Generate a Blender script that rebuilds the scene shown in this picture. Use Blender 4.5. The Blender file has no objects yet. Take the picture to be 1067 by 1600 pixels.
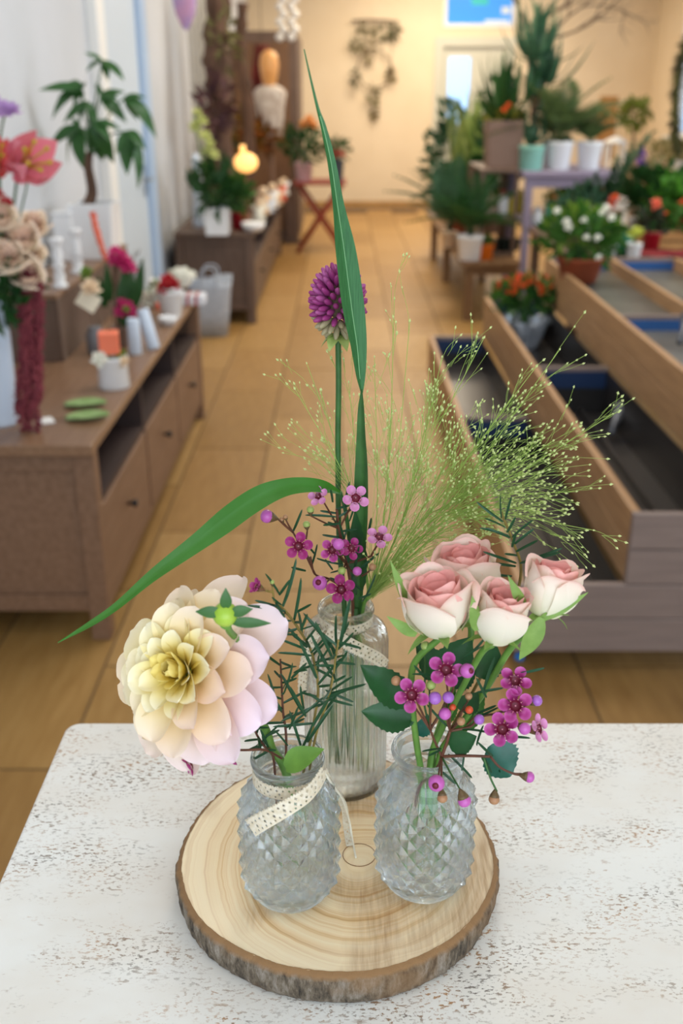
import bpy, bmesh, math, random
from mathutils import Vector, Matrix, Euler
from math import sin, cos, pi, radians as R

# ------------------------------------------------------------------ camera, sky, lamps, exposure
S = bpy.context.scene
COL = S.collection
FPX, PITCH, CAMH = 1556.0, R(23.0), 1.457
cd = bpy.data.cameras.new('camera'); CAM = bpy.data.objects.new('camera', cd); COL.objects.link(CAM)
CAM.location = (0, 0, CAMH); CAM.rotation_euler = (R(90) - PITCH, 0, 0)
cd.sensor_fit = 'VERTICAL'; cd.sensor_height = 36.0; cd.lens = FPX / 1600 * 36
cd.dof.use_dof = True; cd.dof.focus_distance = 0.705; cd.dof.aperture_fstop = 6.0
cd.clip_start = 0.02
S.camera = CAM

wd = bpy.data.worlds.new('overcast_sky'); S.world = wd; wd.use_nodes = True
wd.node_tree.nodes['Background'].inputs[0].default_value = (0.74, 0.86, 1.0, 1)
wd.node_tree.nodes['Background'].inputs[1].default_value = 1.25

def area(name, loc, size, sizey, power, col, rot=(0, 0, 0)):
    l = bpy.data.lights.new(name, 'AREA'); l.shape = 'RECTANGLE'; l.size = size; l.size_y = sizey
    l.energy = power; l.color = col
    o = bpy.data.objects.new(name, l); o.location = loc; o.rotation_euler = rot; COL.objects.link(o)
    return o
WARM, NEUT, COOL = (1.0, 0.84, 0.64), (1.0, 0.97, 0.93), (0.80, 0.90, 1.0)
for lx, ly in ((-.8, .2), (0, .25), (.8, .2), (-.8, 1.3), (.05, 1.6), (.85, 1.4), (-.4, -.7), (.5, -.7)): area('ceiling_lamp', (lx, ly, 2.95), .14, .14, 1.4, NEUT)
area('ceiling_lamp', (0.3, 3.6, 2.95), 1.0, 1.0, 26, NEUT)
area('ceiling_lamp', (0.6, 6.6, 2.95), 1.2, 1.2, 55, WARM)
area('ceiling_lamp', (0.6, 9.4, 2.95), 1.2, 1.2, 62, WARM)
area('ceiling_lamp', (1.2, 12.2, 2.95), 1.6, 1.2, 105, WARM)
area('window_daylight', (0.3, -2.6, 1.7), 4.2, 2.2, 88, COOL, (R(90), 0, 0))
area('window_daylight', (3.9, 5.0, 1.7), 3.5, 1.8, 92, COOL, (R(90), 0, R(90)))

S.view_settings.view_transform = 'Standard'; S.view_settings.look = 'None'
S.view_settings.gamma = 1.0; S.view_settings.use_curve_mapping = False
S.view_settings.exposure = 0.06
S.cycles.use_denoising = True
S.cycles.max_bounces = 20; S.cycles.transmission_bounces = 20; S.cycles.transparent_max_bounces = 24
S.cycles.glossy_bounces = 5; S.cycles.diffuse_bounces = 4
S.cycles.sample_clamp_indirect = 20.0
S.cycles.caustics_refractive = True; S.cycles.caustics_reflective = False
S.cycles.blur_glossy = 0.0

# ------------------------------------------------------------------ where a point of the photograph stands in the room
def ray(px, py):
    a = (px - 533.5) / FPX; b = (800 - py) / FPX
    return Vector((a, cos(PITCH) + b * sin(PITCH), -sin(PITCH) + b * cos(PITCH)))
def P(px, py, y):
    d = ray(px, py); t = y / d.y
    return Vector((d.x * t, y, CAMH + d.z * t))
def Z(px, py, z):
    d = ray(px, py); t = (z - CAMH) / d.z
    return Vector((d.x * t, d.y * t, z))
def px2m(n, y, z):           # length of n pixels at that place
    return n / FPX * (y * cos(PITCH) + (CAMH - z) * sin(PITCH))

# ------------------------------------------------------------------ materials
def lin(c):
    if isinstance(c, str):
        c = c.lstrip('#'); c = [int(c[i:i + 2], 16) for i in (0, 2, 4)]
    f = lambda v: v / 12.92 if v <= 0.04045 else ((v + 0.055) / 1.055) ** 2.4
    return (f(c[0] / 255), f(c[1] / 255), f(c[2] / 255), 1.0)
MATS = {}
class NT:
    def __init__(s, m): s.t = m.node_tree; s.bsdf = s.t.nodes['Principled BSDF']; s.out = s.t.nodes['Material Output']
    def n(s, typ, **kw):
        x = s.t.nodes.new(typ)
        for k, v in kw.items():
            if k[0] == 'i' and k[1:].isdigit(): x.inputs[int(k[1:])].default_value = v
            else: setattr(x, k, v)
        return x
    def l(s, a, b): s.t.links.new(a, b)
def pm(name, col, rough=0.55, col2=None, scale=30.0, bump=0.0, bscale=None, stretch=None, metal=0.0, spec=0.4,
       trans=0.0, emit=None, estr=0.0, sss=0.0, vcol=False, coat=0.0, contrast=(0.35, 0.65)):
    if name in MATS: return MATS[name]
    m = bpy.data.materials.new(name); m.use_nodes = True; t = NT(m); b = t.bsdf
    b.inputs['Base Color'].default_value = lin(col); b.inputs['Roughness'].default_value = rough
    b.inputs['Metallic'].default_value = metal; b.inputs['Specular IOR Level'].default_value = spec
    b.inputs['Coat Weight'].default_value = coat
    if sss: b.inputs['Subsurface Weight'].default_value = sss; b.inputs['Subsurface Scale'].default_value = 0.004
    csock = None
    if vcol:
        a = t.n('ShaderNodeVertexColor', layer_name='Col'); csock = a.outputs[0]
    if col2 is not None or bump:
        tc = t.n('ShaderNodeTexCoord'); mp = t.n('ShaderNodeMapping')
        if stretch: mp.inputs['Scale'].default_value = stretch
        t.l(tc.outputs['Object'], mp.inputs[0])
    if col2 is not None:
        ns = t.n('ShaderNodeTexNoise'); ns.inputs['Scale'].default_value = scale; ns.inputs['Detail'].default_value = 5
        t.l(mp.outputs[0], ns.inputs[0])
        rp = t.n('ShaderNodeValToRGB'); rp.color_ramp.elements[0].position = contrast[0]; rp.color_ramp.elements[1].position = contrast[1]
        rp.color_ramp.elements[0].color = lin(col); rp.color_ramp.elements[1].color = lin(col2)
        t.l(ns.outputs[0], rp.inputs[0]); csock = rp.outputs[0]
    if bump:
        nb = t.n('ShaderNodeTexNoise'); nb.inputs['Scale'].default_value = bscale or scale; nb.inputs['Detail'].default_value = 6
        t.l(mp.outputs[0], nb.inputs[0]); bp = t.n('ShaderNodeBump'); bp.inputs['Strength'].default_value = bump
        bp.inputs['Distance'].default_value = 0.002
        t.l(nb.outputs[0], bp.inputs['Height']); t.l(bp.outputs[0], b.inputs['Normal'])
    if csock: t.l(csock, b.inputs['Base Color'])
    if emit is not None:
        b.inputs['Emission Color'].default_value = lin(emit); b.inputs['Emission Strength'].default_value = estr
    if trans:
        tr = t.n('ShaderNodeBsdfTranslucent'); mx = t.n('ShaderNodeMixShader'); mx.inputs[0].default_value = trans
        tr.inputs[0].default_value = lin(col)
        if csock: t.l(csock, tr.inputs[0])
        t.l(b.outputs[0], mx.inputs[1]); t.l(tr.outputs[0], mx.inputs[2]); t.l(mx.outputs[0], t.out.inputs[0])
    MATS[name] = m
    return m
def glass(name, tint, ior, clear):
    m = bpy.data.materials.new(name); m.use_nodes = True; t = NT(m); t.t.nodes.remove(t.bsdf)
    g = t.n('ShaderNodeBsdfGlass'); g.inputs['Color'].default_value = lin(tint); g.inputs['IOR'].default_value = ior; g.inputs['Roughness'].default_value = 0.0
    tr = t.n('ShaderNodeBsdfTransparent'); tr.inputs[0].default_value = lin(tint); mx = t.n('ShaderNodeMixShader'); mx.inputs[0].default_value = clear
    t.l(g.outputs[0], mx.inputs[1]); t.l(tr.outputs[0], mx.inputs[2]); t.l(mx.outputs[0], t.out.inputs[0])
    MATS[name] = m
    return m

# ------------------------------------------------------------------ objects
WO = {}                                       # world origin of things and parts
def base_name(n): return n
def thing(name, label, cat, loc=(0, 0, 0), group=None):
    o = bpy.data.objects.new(name, None); o.empty_display_size = 0.02; COL.objects.link(o)
    o.location = loc; WO[o] = Vector(loc); o['label'] = label; o['category'] = cat
    if group: o['group'] = group
    return o
def tag(o, label, cat, group=None):
    o['label'] = label; o['category'] = cat
    if group: o['group'] = group
    return o
def link(me, name, parent=None, M=None, kind=None, label=None):
    o = bpy.data.objects.new(name, me); COL.objects.link(o)
    M = M or Matrix.Identity(4)
    if parent is not None:
        o.parent = parent; o.matrix_basis = Matrix.Translation(-WO[parent]) @ M
    else: o.matrix_basis = M
    WO[o] = Vector((0, 0, 0)) if M == Matrix.Identity(4) else M.translation.copy()
    if kind: o['kind'] = kind
    if label: o['label'] = label
    return o
class MB:
    def __init__(s): s.v = []; s.f = []; s.c = []; s.sm = []
    def add(s, vs, fs, smooth=True, cols=None):
        k = len(s.v); s.v += [tuple(x) for x in vs]; s.f += [tuple(i + k for i in f) for f in fs]; s.sm += [smooth] * len(fs)
        if cols: s.c += cols
        return s
    def box(s, x0, x1, y0, y1, z0, z1):
        v = [(x, y, z) for z in (z0, z1) for y in (y0, y1) for x in (x0, x1)]
        return s.add(v, [(0, 2, 3, 1), (4, 5, 7, 6), (0, 1, 5, 4), (2, 6, 7, 3), (0, 4, 6, 2), (1, 3, 7, 5)], False)
    def lathe(s, prof, c=(0, 0, 0), n=24, smooth=True, close=False):
        vs = []; fs = []
        for r, z in prof:
            for i in range(n): a = 2 * pi * i / n; vs.append((c[0] + r * cos(a), c[1] + r * sin(a), c[2] + z))
        m = len(prof)
        for j in range(m - 1 if not close else m):
            j2 = (j + 1) % m
            for i in range(n):
                i2 = (i + 1) % n; fs.append((j * n + i, j * n + i2, j2 * n + i2, j2 * n + i))
        if not close:
            if prof[0][0] > 1e-6: fs.append(tuple(range(n))[::-1])
            if prof[-1][0] > 1e-6: fs.append(tuple((m - 1) * n + i for i in range(n)))
        return s.add(vs, fs, smooth)
    def tube(s, pts, rad, n=6, cap=True):
        pts = [Vector(p) for p in pts]; m = len(pts)
        rr = rad if isinstance(rad, (list, tuple)) else [rad] * m
        t = (pts[1] - pts[0]).normalized(); up = Vector((0, 0, 1)) if abs(t.z) < 0.9 else Vector((1, 0, 0))
        a = t.cross(up).normalized(); vs = []; fs = []
        for k in range(m):
            t = (pts[min(k + 1, m - 1)] - pts[max(k - 1, 0)])
            t = t.normalized() if t.length > 1e-9 else Vector((0, 0, 1))
            a = a - t * a.dot(t); a = a.normalized() if a.length > 1e-6 else t.orthogonal().normalized(); b = t.cross(a)
            for i in range(n): q = 2 * pi * i / n; vs.append(pts[k] + (a * cos(q) + b * sin(q)) * rr[k])
        for k in range(m - 1):
            for i in range(n): i2 = (i + 1) % n; fs.append((k * n + i, k * n + i2, (k + 1) * n + i2, (k + 1) * n + i))
        if cap and n > 3: fs.append(tuple(range(n))[::-1]); fs.append(tuple((m - 1) * n + i for i in range(n)))
        return s.add(vs, fs, True)
    def ball(s, c, r, n=10, m=6, sc=(1, 1, 1)):
        vs = []; fs = []
        for j in range(m + 1):
            th = pi * j / m
            for i in range(n): a = 2 * pi * i / n; vs.append((c[0] + r * sc[0] * sin(th) * cos(a), c[1] + r * sc[1] * sin(th) * sin(a), c[2] - r * sc[2] * cos(th)))
        for j in range(m):
            for i in range(n): i2 = (i + 1) % n; fs.append((j * n + i, j * n + i2, (j + 1) * n + i2, (j + 1) * n + i))
        return s.add(vs, fs, True)
    def leaf(s, a, d, L, w, nrm, bend=0.3, n=4):      # a bent, folded leaf from point a along d
        d = Vector(d).normalized(); nrm = Vector(nrm); sd = d.cross(nrm)
        if sd.length < 1e-5: sd = d.orthogonal()
        sd.normalize(); up = sd.cross(d).normalized(); vs = []; fs = []; a = Vector(a)
        for k in range(n + 1):
            t = k / n; hw = w * (max(0.0, sin(pi * (0.06 + 0.94 * t) ** 0.8)) + 0.02)
            c = a + d * (L * (t - 0.25 * bend * t * t)) - up * (bend * L * t * t)
            vs += [c - sd * hw + up * hw * 0.35, c, c + sd * hw + up * hw * 0.35]
        for k in range(n):
            q = 3 * k; fs += [(q, q + 1, q + 4, q + 3), (q + 1, q + 2, q + 5, q + 4)]
        return s.add(vs, fs, True)
    def mesh(s, name, mat):
        me = bpy.data.meshes.new(name); me.from_pydata(s.v, [], s.f); me.polygons.foreach_set('use_smooth', s.sm)
        if s.c:
            ca = me.color_attributes.new('Col', 'FLOAT_COLOR', 'POINT'); flat = []
            for c in s.c: flat += [c[0], c[1], c[2], 1.0]
            ca.data.foreach_set('color', flat)
        me.materials.append(mat); me.update()
        return me
    def build(s, name, mat, parent=None, **kw): return link(s.mesh(name, mat), name, parent, **kw)
def bevel(o, w, seg=2):
    m = o.modifiers.new('edge', 'BEVEL'); m.width = w; m.segments = seg; m.limit_method = 'ANGLE'
    return o
def box(name, b, mat, parent=None, bev=0.0, **kw):
    o = MB().box(*b).build(name, mat, parent, **kw)
    return bevel(o, bev) if bev else o
def mixc(a, b, t): return [a[i] + (b[i] - a[i]) * t for i in range(3)]
def spline(pts, n=8):                          # Catmull-Rom through points
    p = [Vector(q) for q in pts]; p = [p[0] * 2 - p[1]] + p + [p[-1] * 2 - p[-2]]; out = []
    for i in range(1, len(p) - 2):
        for k in range(n):
            t = k / n; a, b, c, d = p[i - 1], p[i], p[i + 1], p[i + 2]
            out.append(0.5 * ((2 * b) + (c - a) * t + (2 * a - 5 * b + 4 * c - d) * t * t + (3 * b - a - 3 * c + d) * t ** 3))
    out.append(p[-2]); return out
def frame(loc, d, up=(0, 0, 1), roll=0.0, s=1.0, sl=None):   # local Z along d
    z = Vector(d).normalized(); x = Vector(up).cross(z)
    if x.length < 1e-4: x = z.orthogonal()
    x.normalize(); y = z.cross(x); M = Matrix((x, y, z)).transposed().to_4x4()
    sc = Matrix.Diagonal((s, s, sl if sl is not None else s, 1))
    return Matrix.Translation(loc) @ M @ Matrix.Rotation(roll, 4, 'Z') @ sc
rnd = random.Random(7)
def jit(a): return Vector((rnd.uniform(-a, a), rnd.uniform(-a, a), rnd.uniform(-a, a)))
def TOCAM(p): return (Vector((0, 0, CAMH)) - Vector(p)).normalized()

# ------------------------------------------------------------------ palette
M_wall = pm('wall_white', '#ccd0d6', 0.9, '#c6cacf', 3, bump=0.05, bscale=180)
M_beige = pm('wall_beige', '#e2d2b6', 0.9, '#dccbae', 2, bump=0.05, bscale=180)
M_ceil = pm('ceiling_white', '#f2f0ea', 0.9)
M_frame = pm('frame_white', '#e9e9e6', 0.5)
M_bluedoor = pm('door_blue_grey', '#c3d0dc', 0.5)
M_bluetrim = pm('door_blue_edge', '#a9c0dc', 0.5)
M_base = pm('baseboard_tile', '#b58d55', 0.5, '#a27b46', 9)
M_grout = pm('grout', '#6d5536', 0.9)
M_taupe = pm('taupe_wood', '#84654f', 0.5, '#765842', 4, stretch=(14, 1.2, 14), bump=0.15, bscale=10)
M_taupe2 = pm('taupe_wood_top', '#8a6a50', 0.36, '#7d5d45', 4, stretch=(14, 1.2, 14), bump=0.1, bscale=10)
M_dkwood = pm('dark_wood', '#6a5548', 0.5, '#5c483c', 5, stretch=(14, 14, 1.5), bump=0.2, bscale=9)
M_niche = pm('niche_shade', '#3b2d2b', 0.6)  # shade inside the niches painted as a darker wood colour
M_black = pm('black_metal', '#1d1b1b', 0.4)
M_board = pm('planter_board', '#b58d64', 0.5, '#a37d57', 5, stretch=(12, 1.0, 12), bump=0.2, bscale=10)
M_board_x = pm('planter_board_daylit', '#8c7b74', 0.5, '#80706a', 5, stretch=(1.0, 12, 12), bump=0.2, bscale=10)  # same wood as the aisle boards, cool front daylight painted in as grey
M_liner = pm('black_liner', '#33302f', 0.28, '#272525', 2.5, bump=0.2, bscale=5)
M_liner2 = pm('grey_liner', '#77746c', 0.35, '#4c4a45', 3, bump=0.3, bscale=8)
M_bluefoil = pm('blue_foil', '#2f5f9e', 0.3)
M_white = pm('white_ceramic', '#eef0f2', 0.25)
M_palegl = pm('pale_blue_ceramic', '#cfdcec', 0.3)
M_mint = pm('mint_ceramic', '#8fcab9', 0.35)
M_terra = pm('terracotta', '#9a4d2e', 0.8, '#8a4125', 9)
M_orange = pm('orange_ceramic', '#e0701c', 0.3)
M_red = pm('red_ceramic', '#8e1722', 0.3)
M_brownpot = pm('brown_pot', '#7d6558', 0.6)
M_soil = pm('soil', '#3a2a1e', 0.95)
M_redpaint = pm('red_paint', '#8c3526', 0.5)
M_purpwood = pm('mauve_paint', '#8f859c', 0.55)
M_bark = pm('brown_bark', '#6b5040', 0.9, '#4b372b', 18, bump=0.8, bscale=30, stretch=(1, 1, .3))
M_twig = pm('twig', '#6a5746', 0.8)
M_gA = pm('leaf_dark', '#2f5a2a', 0.45, '#22481f', 12, trans=0.22)
M_gB = pm('leaf_mid', '#4a7a30', 0.5, '#386424', 12, trans=0.25)
M_gC = pm('leaf_light', '#7d9c3c', 0.5, '#62852f', 12, trans=0.3)
M_gD = pm('leaf_blue_green', '#41694d', 0.5, '#335740', 12, trans=0.2)
M_gM = pm('leaf_money_tree', '#3b6a34', 0.4, '#2d5829', 6, trans=0.2)
M_pink = pm('petal_pink', '#f08fa0', 0.55, trans=0.25)
M_hot = pm('petal_hot_pink', '#d23a7c', 0.55, trans=0.2)
M_coral = pm('petal_coral', '#f0785c', 0.55, trans=0.2)
M_cream = pm('petal_cream', '#f3e6cc', 0.55, '#eac9a4', 25, trans=0.2)
M_lilac = pm('petal_lilac', '#c9a6d8', 0.55, trans=0.2)
M_redfl = pm('petal_red', '#b5232d', 0.55, trans=0.2)
M_orfl = pm('petal_orange', '#d9561f', 0.55, trans=0.2)
M_yel = pm('petal_yellow', '#d9c33c', 0.55, trans=0.2)
M_whfl = pm('petal_white', '#f2f2e6', 0.55, trans=0.2)
M_burg = pm('amaranth_burgundy', '#702a36', 0.9, '#8c4048', 40)

# ================================================================== THE ROOM
XW, XR, YB, ZC = -1.17, 3.95, 13.8, 3.0
def tile_mat(i):
    m = pm('wood_look_tile_%d' % i, ['#a9854f', '#a27d48', '#ae8a55', '#9d7944'][i], 0.46, ['#99743f', '#916c3a', '#9f7b46', '#8e6a38'][i], 5,
           stretch=(7, 1.1, 1), bump=0.08, bscale=12, contrast=(0.3, 0.7))
    return m
TM = [tile_mat(i) for i in range(4)]
floor = box('floor', (XW, XR, -2.6, YB, -0.06, -0.002), M_grout); floor['kind'] = 'structure'
tw, tl, ty0 = 0.325, 0.9, 0.55
tmesh = [MB().box(-tw / 2 + .004, tw / 2 - .004, -tl / 2 + .004, tl / 2 - .004, -0.006, 0.0).mesh('tile', TM[i]) for i in range(4)]
for c in range(-4, 12):
    for r in range(0, 15):
        x = c * tw + tw / 2; y = ty0 + (r + 0.5 + (0.5 if c % 2 else 0)) * tl
        if x > 1.9 and y < 5: continue
        if x < XW - .1 or y > YB - .3 or (x > 2.6 and y < 9): continue
        link(tmesh[(c * 7 + r * 5 + (c * r) % 3) % 4], 'tile', floor, Matrix.Translation((x, y, rnd.uniform(-.0006, .0006))))
ceil = box('ceiling', (XW - .1, XR + .1, -2.6, YB + .1, ZC, ZC + .08), M_ceil); ceil['kind'] = 'structure'
wl = box('wall_left', (XW - .1, XW, -2.6, YB, 0, ZC), M_wall); wl['kind'] = 'structure'
# back wall with door and transom openings
DX0, DX1, DZ = 1.23, 2.12, 2.0
TX0, TX1, TZ0 = 1.27, 2.16, 2.17
wb = MB()
wb.box(XW, DX0, YB, YB + .12, 0, ZC); wb.box(DX1, TX1, YB, YB + .12, 0, TZ0); wb.box(TX1, XR, YB, YB + .12, 0, ZC)
wb.box(DX0, DX1, YB, YB + .12, DZ, TZ0); wb.box(DX0, TX0, YB, YB + .12, TZ0, ZC); wb.box(TX0, TX1, YB, YB + .12, 2.8, ZC)
wb = wb.build('wall_back', M_beige); wb['kind'] = 'structure'
# right wall with a window opening
RW = (8.4, 12.7, 0.95, 2.6)
wr = MB(); wr.box(XR, XR + .1, -2.6, RW[0], 0, ZC); wr.box(XR, XR + .1, RW[1], YB, 0, ZC)
wr.box(XR, XR + .1, RW[0], RW[1], 0, RW[2]); wr.box(XR, XR + .1, RW[0], RW[1], RW[3], ZC)
wr = wr.build('wall_right', M_beige); wr['kind'] = 'structure'
bb = box('baseboard_back', (XW, DX0 - .06, YB - .015, YB, 0, .09), M_base, bev=.003); bb['kind'] = 'structure'
M_sky = pm('blue_lit_pane', '#2b6fb8', 0.2, emit='#4f9be0', estr=0.75)
M_sky2 = pm('bright_lit_pane', '#a9cdf5', 0.2, emit='#7fb6f7', estr=1.0)
M_teal = pm('teal_sticker', '#35c6c8', 0.4); M_slit = pm('white_print', '#d5e4f2', 0.4)
M_doorw = pm('door_grey_white', '#c3c4b6', 0.5)
# door in the back wall
d1 = box('door_1', (DX0 + .05, DX1 - .05, YB + .03, YB + .07, 0.01, DZ - .05), M_doorw); d1['kind'] = 'structure'
fr = MB(); fr.box(DX0 - .06, DX0 + .05, YB - .02, YB + .1, 0, DZ + .06); fr.box(DX1 - .05, DX1 + .06, YB - .02, YB + .1, 0, DZ + .06)
fr.box(DX0 + .05, DX1 - .05, YB - .02, YB + .1, DZ - .05, DZ + .06); fr.build('door_frame', M_doorw, d1)
box('pane', (DX0 + .13, DX0 + .40, YB + .02, YB + .03, 1.05, 1.83), M_sky2, d1)
w2 = MB(); e = .04
w2.box(TX0, TX1, YB - .01, YB + .1, TZ0, TZ0 + e); w2.box(TX0, TX1, YB - .01, YB + .1, 2.8 - e, 2.8)
w2.box(TX0, TX0 + e, YB - .01, YB + .1, TZ0 + e, 2.8 - e); w2.box(TX1 - e, TX1, YB - .01, YB + .1, TZ0 + e, 2.8 - e)
w2 = w2.build('window_2', M_frame); w2['kind'] = 'structure'
box('pane', (TX0 + e, TX1 - e, YB + .04, YB + .05, TZ0 + e, 2.8 - e), M_sky, w2)
box('sticker', (TX0 + .34, TX0 + .55, YB + .035, YB + .0395, 2.42, 2.5), M_teal, w2)
box('print_strip', (TX0 + .52, TX0 + .82, YB + .035, YB + .0395, 2.22, 2.255), M_slit, w2)
box('print_patch', (TX0 + .72, TX0 + .83, YB + .035, YB + .0395, 2.32, 2.40), M_slit, w2)
# window in the right wall
w1 = MB(); y0, y1, z0, z1 = RW
w1.box(XR - .02, XR + .08, y0, y1, z0, z0 + .05); w1.box(XR - .02, XR + .08, y0, y1, z1 - .05, z1)
for yy in (y0, y0 + 1.4, y0 + 2.8, y1 - .06): w1.box(XR - .02, XR + .08, yy, yy + .06, z0 + .05, z1 - .05)
w1 = w1.build('window_1', M_frame); w1['kind'] = 'structure'
M_pane = glass('window_pane', '#eef6ff', 1.45, 0.85)
for yy in (y0 + .06, y0 + 1.46, y0 + 2.86): box('pane', (XR + .03, XR + .035, yy, yy + 1.34 - (.06 if yy > y0 + 2.5 else 0), z0 + .05, z1 - .05), M_pane, w1)
box('window_sill', (XR - .14, XR - .02, y0, y1, z0 - .03, z0), M_frame, w1)
# door in the left wall: blue-grey leaf, frame
d2 = box('door_2', (XW + .001, XW + .03, 5.25, 6.12, 0.01, 2.25), M_bluedoor); d2['kind'] = 'structure'
box('door_frame', (XW, XW + .06, 6.12, 6.30, 0, 2.4), M_bluetrim, d2, bev=.004)
box('door_frame', (XW, XW + .05, 5.08, 5.25, 0, 2.4), M_frame, d2, bev=.004)
hd = MB().tube([(XW + .03, 6.05, .98), (XW + .075, 6.05, .98), (XW + .075, 5.93, .98)], .008); hd.box(XW + .03, XW + .036, 6.03, 6.07, .88, 1.06)
hd.build('handle', pm('steel', '#9aa4b0', 0.3, metal=0.9), d2)
t1 = box('trim_1', (XW, XW + .03, 6.36, 6.46, 0, ZC), M_frame, bev=.004); t1['kind'] = 'structure'

# ================================================================== LEFT SIDEBOARDS
def sideboard(label, x0, x1, y0, y1, nd, mats, gapz=.075):
    mt, ms, mn = mats
    t = thing('sideboard', label, 'sideboard', (x1, y0, 0), 'low sideboards along the white wall')
    H = .60
    box('top', (x0 - .0, x1 + .006, y0 - .03, y1 + .02, H - .03, H), mt, t, bev=.004)
    for xx in (x0, x1 - .055):
        for yy in (y0, y1 - .055): box('leg', (xx, xx + .055, yy, yy + .055, 0, H - .03), ms, t, bev=.003)
    for yy, s in ((y0, 1), (y1, -1)):                      # end panels, framed
        a, b = (yy + .022, yy + .034) if s > 0 else (yy - .034, yy - .022)
        box('side_panel', (x0 + .055, x1 - .055, a, b, .09, H - .03), ms, t)
        a, b = (yy + .008, yy + .022) if s > 0 else (yy - .022, yy - .008)
        box('rail', (x0 + .055, x1 - .055, a, b, .09, .14), ms, t, bev=.002)
        box('rail', (x0 + .055, x1 - .055, a, b, H - .085, H - .03), ms, t, bev=.002)
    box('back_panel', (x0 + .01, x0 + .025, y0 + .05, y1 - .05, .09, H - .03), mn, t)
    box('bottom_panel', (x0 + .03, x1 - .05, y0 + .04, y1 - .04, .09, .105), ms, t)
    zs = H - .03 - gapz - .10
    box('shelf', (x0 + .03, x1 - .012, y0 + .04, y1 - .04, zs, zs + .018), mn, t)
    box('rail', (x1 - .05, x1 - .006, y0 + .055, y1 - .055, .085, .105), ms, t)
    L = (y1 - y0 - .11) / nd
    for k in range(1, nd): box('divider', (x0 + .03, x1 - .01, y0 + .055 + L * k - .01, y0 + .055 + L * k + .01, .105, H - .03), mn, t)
    for k in range(nd):
        a = y0 + .055 + L * k + .012; b = a + L - .024
        dr = box('drawer', (x1 - .03, x1 - .004, a, b, .11, zs - .004), ms, t, bev=.003)
        kn = MB().lathe([(.0, 0), (.006, 0), (.005, .012), (.012, .018), (.013, .026), (.008, .030), (0, .031)], n=12)
        link(kn.mesh('knob', M_black), 'knob', dr, frame((x1 - .004, (a + b) / 2 - .02, (.11 + zs) / 2 + .02), (1, 0, 0)))
    return t
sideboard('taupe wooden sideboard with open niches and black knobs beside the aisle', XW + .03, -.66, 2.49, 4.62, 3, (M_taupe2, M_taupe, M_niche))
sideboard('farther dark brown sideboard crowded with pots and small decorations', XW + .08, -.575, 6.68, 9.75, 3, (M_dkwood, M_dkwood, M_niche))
r = thing('riser_box', 'grey brown wooden riser box on the near sideboard, under the money tree', 'riser', (-1.04, 3.4, .60))
xa, xb, ya, yb = XW + .04, -.945, 3.32, 4.5
box('top', (xa, xb, ya, yb, .815, .83), M_taupe2, r, bev=.002); box('side_panel', (xb - .016, xb - .002, ya + .01, yb - .01, .601, .815), M_dkwood, r)
box('end_panel', (xa, xb - .016, ya + .006, ya + .02, .601, .815), M_dkwood, r); box('end_panel', (xa, xb - .016, yb - .02, yb - .006, .601, .815), M_dkwood, r)

# ================================================================== STEPPED PLANTER ON THE RIGHT
pl = thing('stepped_planter', 'stepped brown wooden plant trough with empty black lined bays', 'planter', (.95, 2.3, 0))
Y0, Y1 = 2.30, 5.15
M_bluedk = pm('dark_blue_foil', '#22375c', 0.35)
tiers = [(.455, .735, .275), (.735, 1.03, .475), (1.03, 1.70, .675)]
bh, bt = .1, .024
def board(b, m=M_board): return box('board', b, m, pl, bev=.003)
for k, (x0, x1, zt) in enumerate(tiers):
    zz = zt
    nb = 2
    for q in range(nb):                                   # boards facing the aisle, one above the other
        board((x0, x0 + bt, Y0 + bt, Y1, zz - bh + .001, zz - .001)); zz -= bh
    for q in range(2):
        z1 = zt - q * bh
        if k == 0: board((x0, 1.70, Y0, Y0 + bt, z1 - bh + .001, z1 - .001), M_board_x)
        else: board((x0, 1.70, Y0, Y0 + bt, z1 - bh + .001, z1 - .001), M_board_x)
    board((x0 + bt, x1, Y1 - bt, Y1, zt - bh, zt - .001), M_board_x)
    zl = (zt - .14, zt - .19, zt - .06)[k]
    ln = MB().box(x0 + bt, x1, Y0 + bt, Y1 - bt, zl - .006, zl)
    ln.box(x0 + bt, x0 + bt + .004, Y0 + bt, Y1 - bt, zl, zt - .012); ln.box(x1 - .006, x1 - .001, Y0 + bt, Y1 - bt, zl, zt - .02)
    ln.box(x0 + bt + .004, x1 - .006, Y0 + bt, Y0 + bt + .004, zl, zt - .02); ln.box(x0 + bt + .004, x1 - .006, Y1 - bt - .004, Y1 - bt, zl, zt - .02); ln.box(x0 + bt + .004, x1 - .006, 3.746, 3.75, zl, zt - .02)
    ln.build('liner', M_liner2 if k == 2 else M_liner, pl)
    for yd in (3.75,):
        box('divider', (x0 + bt, x1, yd, yd + .022, zl, zt - .004), M_board_x, pl, bev=.002)
        box('liner_edge', (x0 + bt + .004, x1 - .008, yd - .008, yd - .0042, max(zl, zt - .085), zt - .02), M_bluefoil if k == 2 else M_bluedk, pl)
    box('liner_edge', (x0 + bt + .004, x1 - .008, Y1 - bt - .008, Y1 - bt - .0042, max(zl, zt - .085), zt - .02), M_bluefoil if k == 2 else M_bluedk, pl)
    if k == 0: # seam line inside the liner
        pass
board((1.345, 1.369, Y0 + bt, Y1 - bt, .59, .676)); board((1.676, 1.70, Y0 + bt, Y1, .575, .674)); board((1.676, 1.70, Y0 + bt, Y1, .475, .574))
for xx in (.5, 1.1, 1.62):
    for yy in (Y0 + .12, Y1 - .2): box('foot', (xx, xx + .06, yy, yy + .06, 0, .076), M_black, pl)
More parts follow.
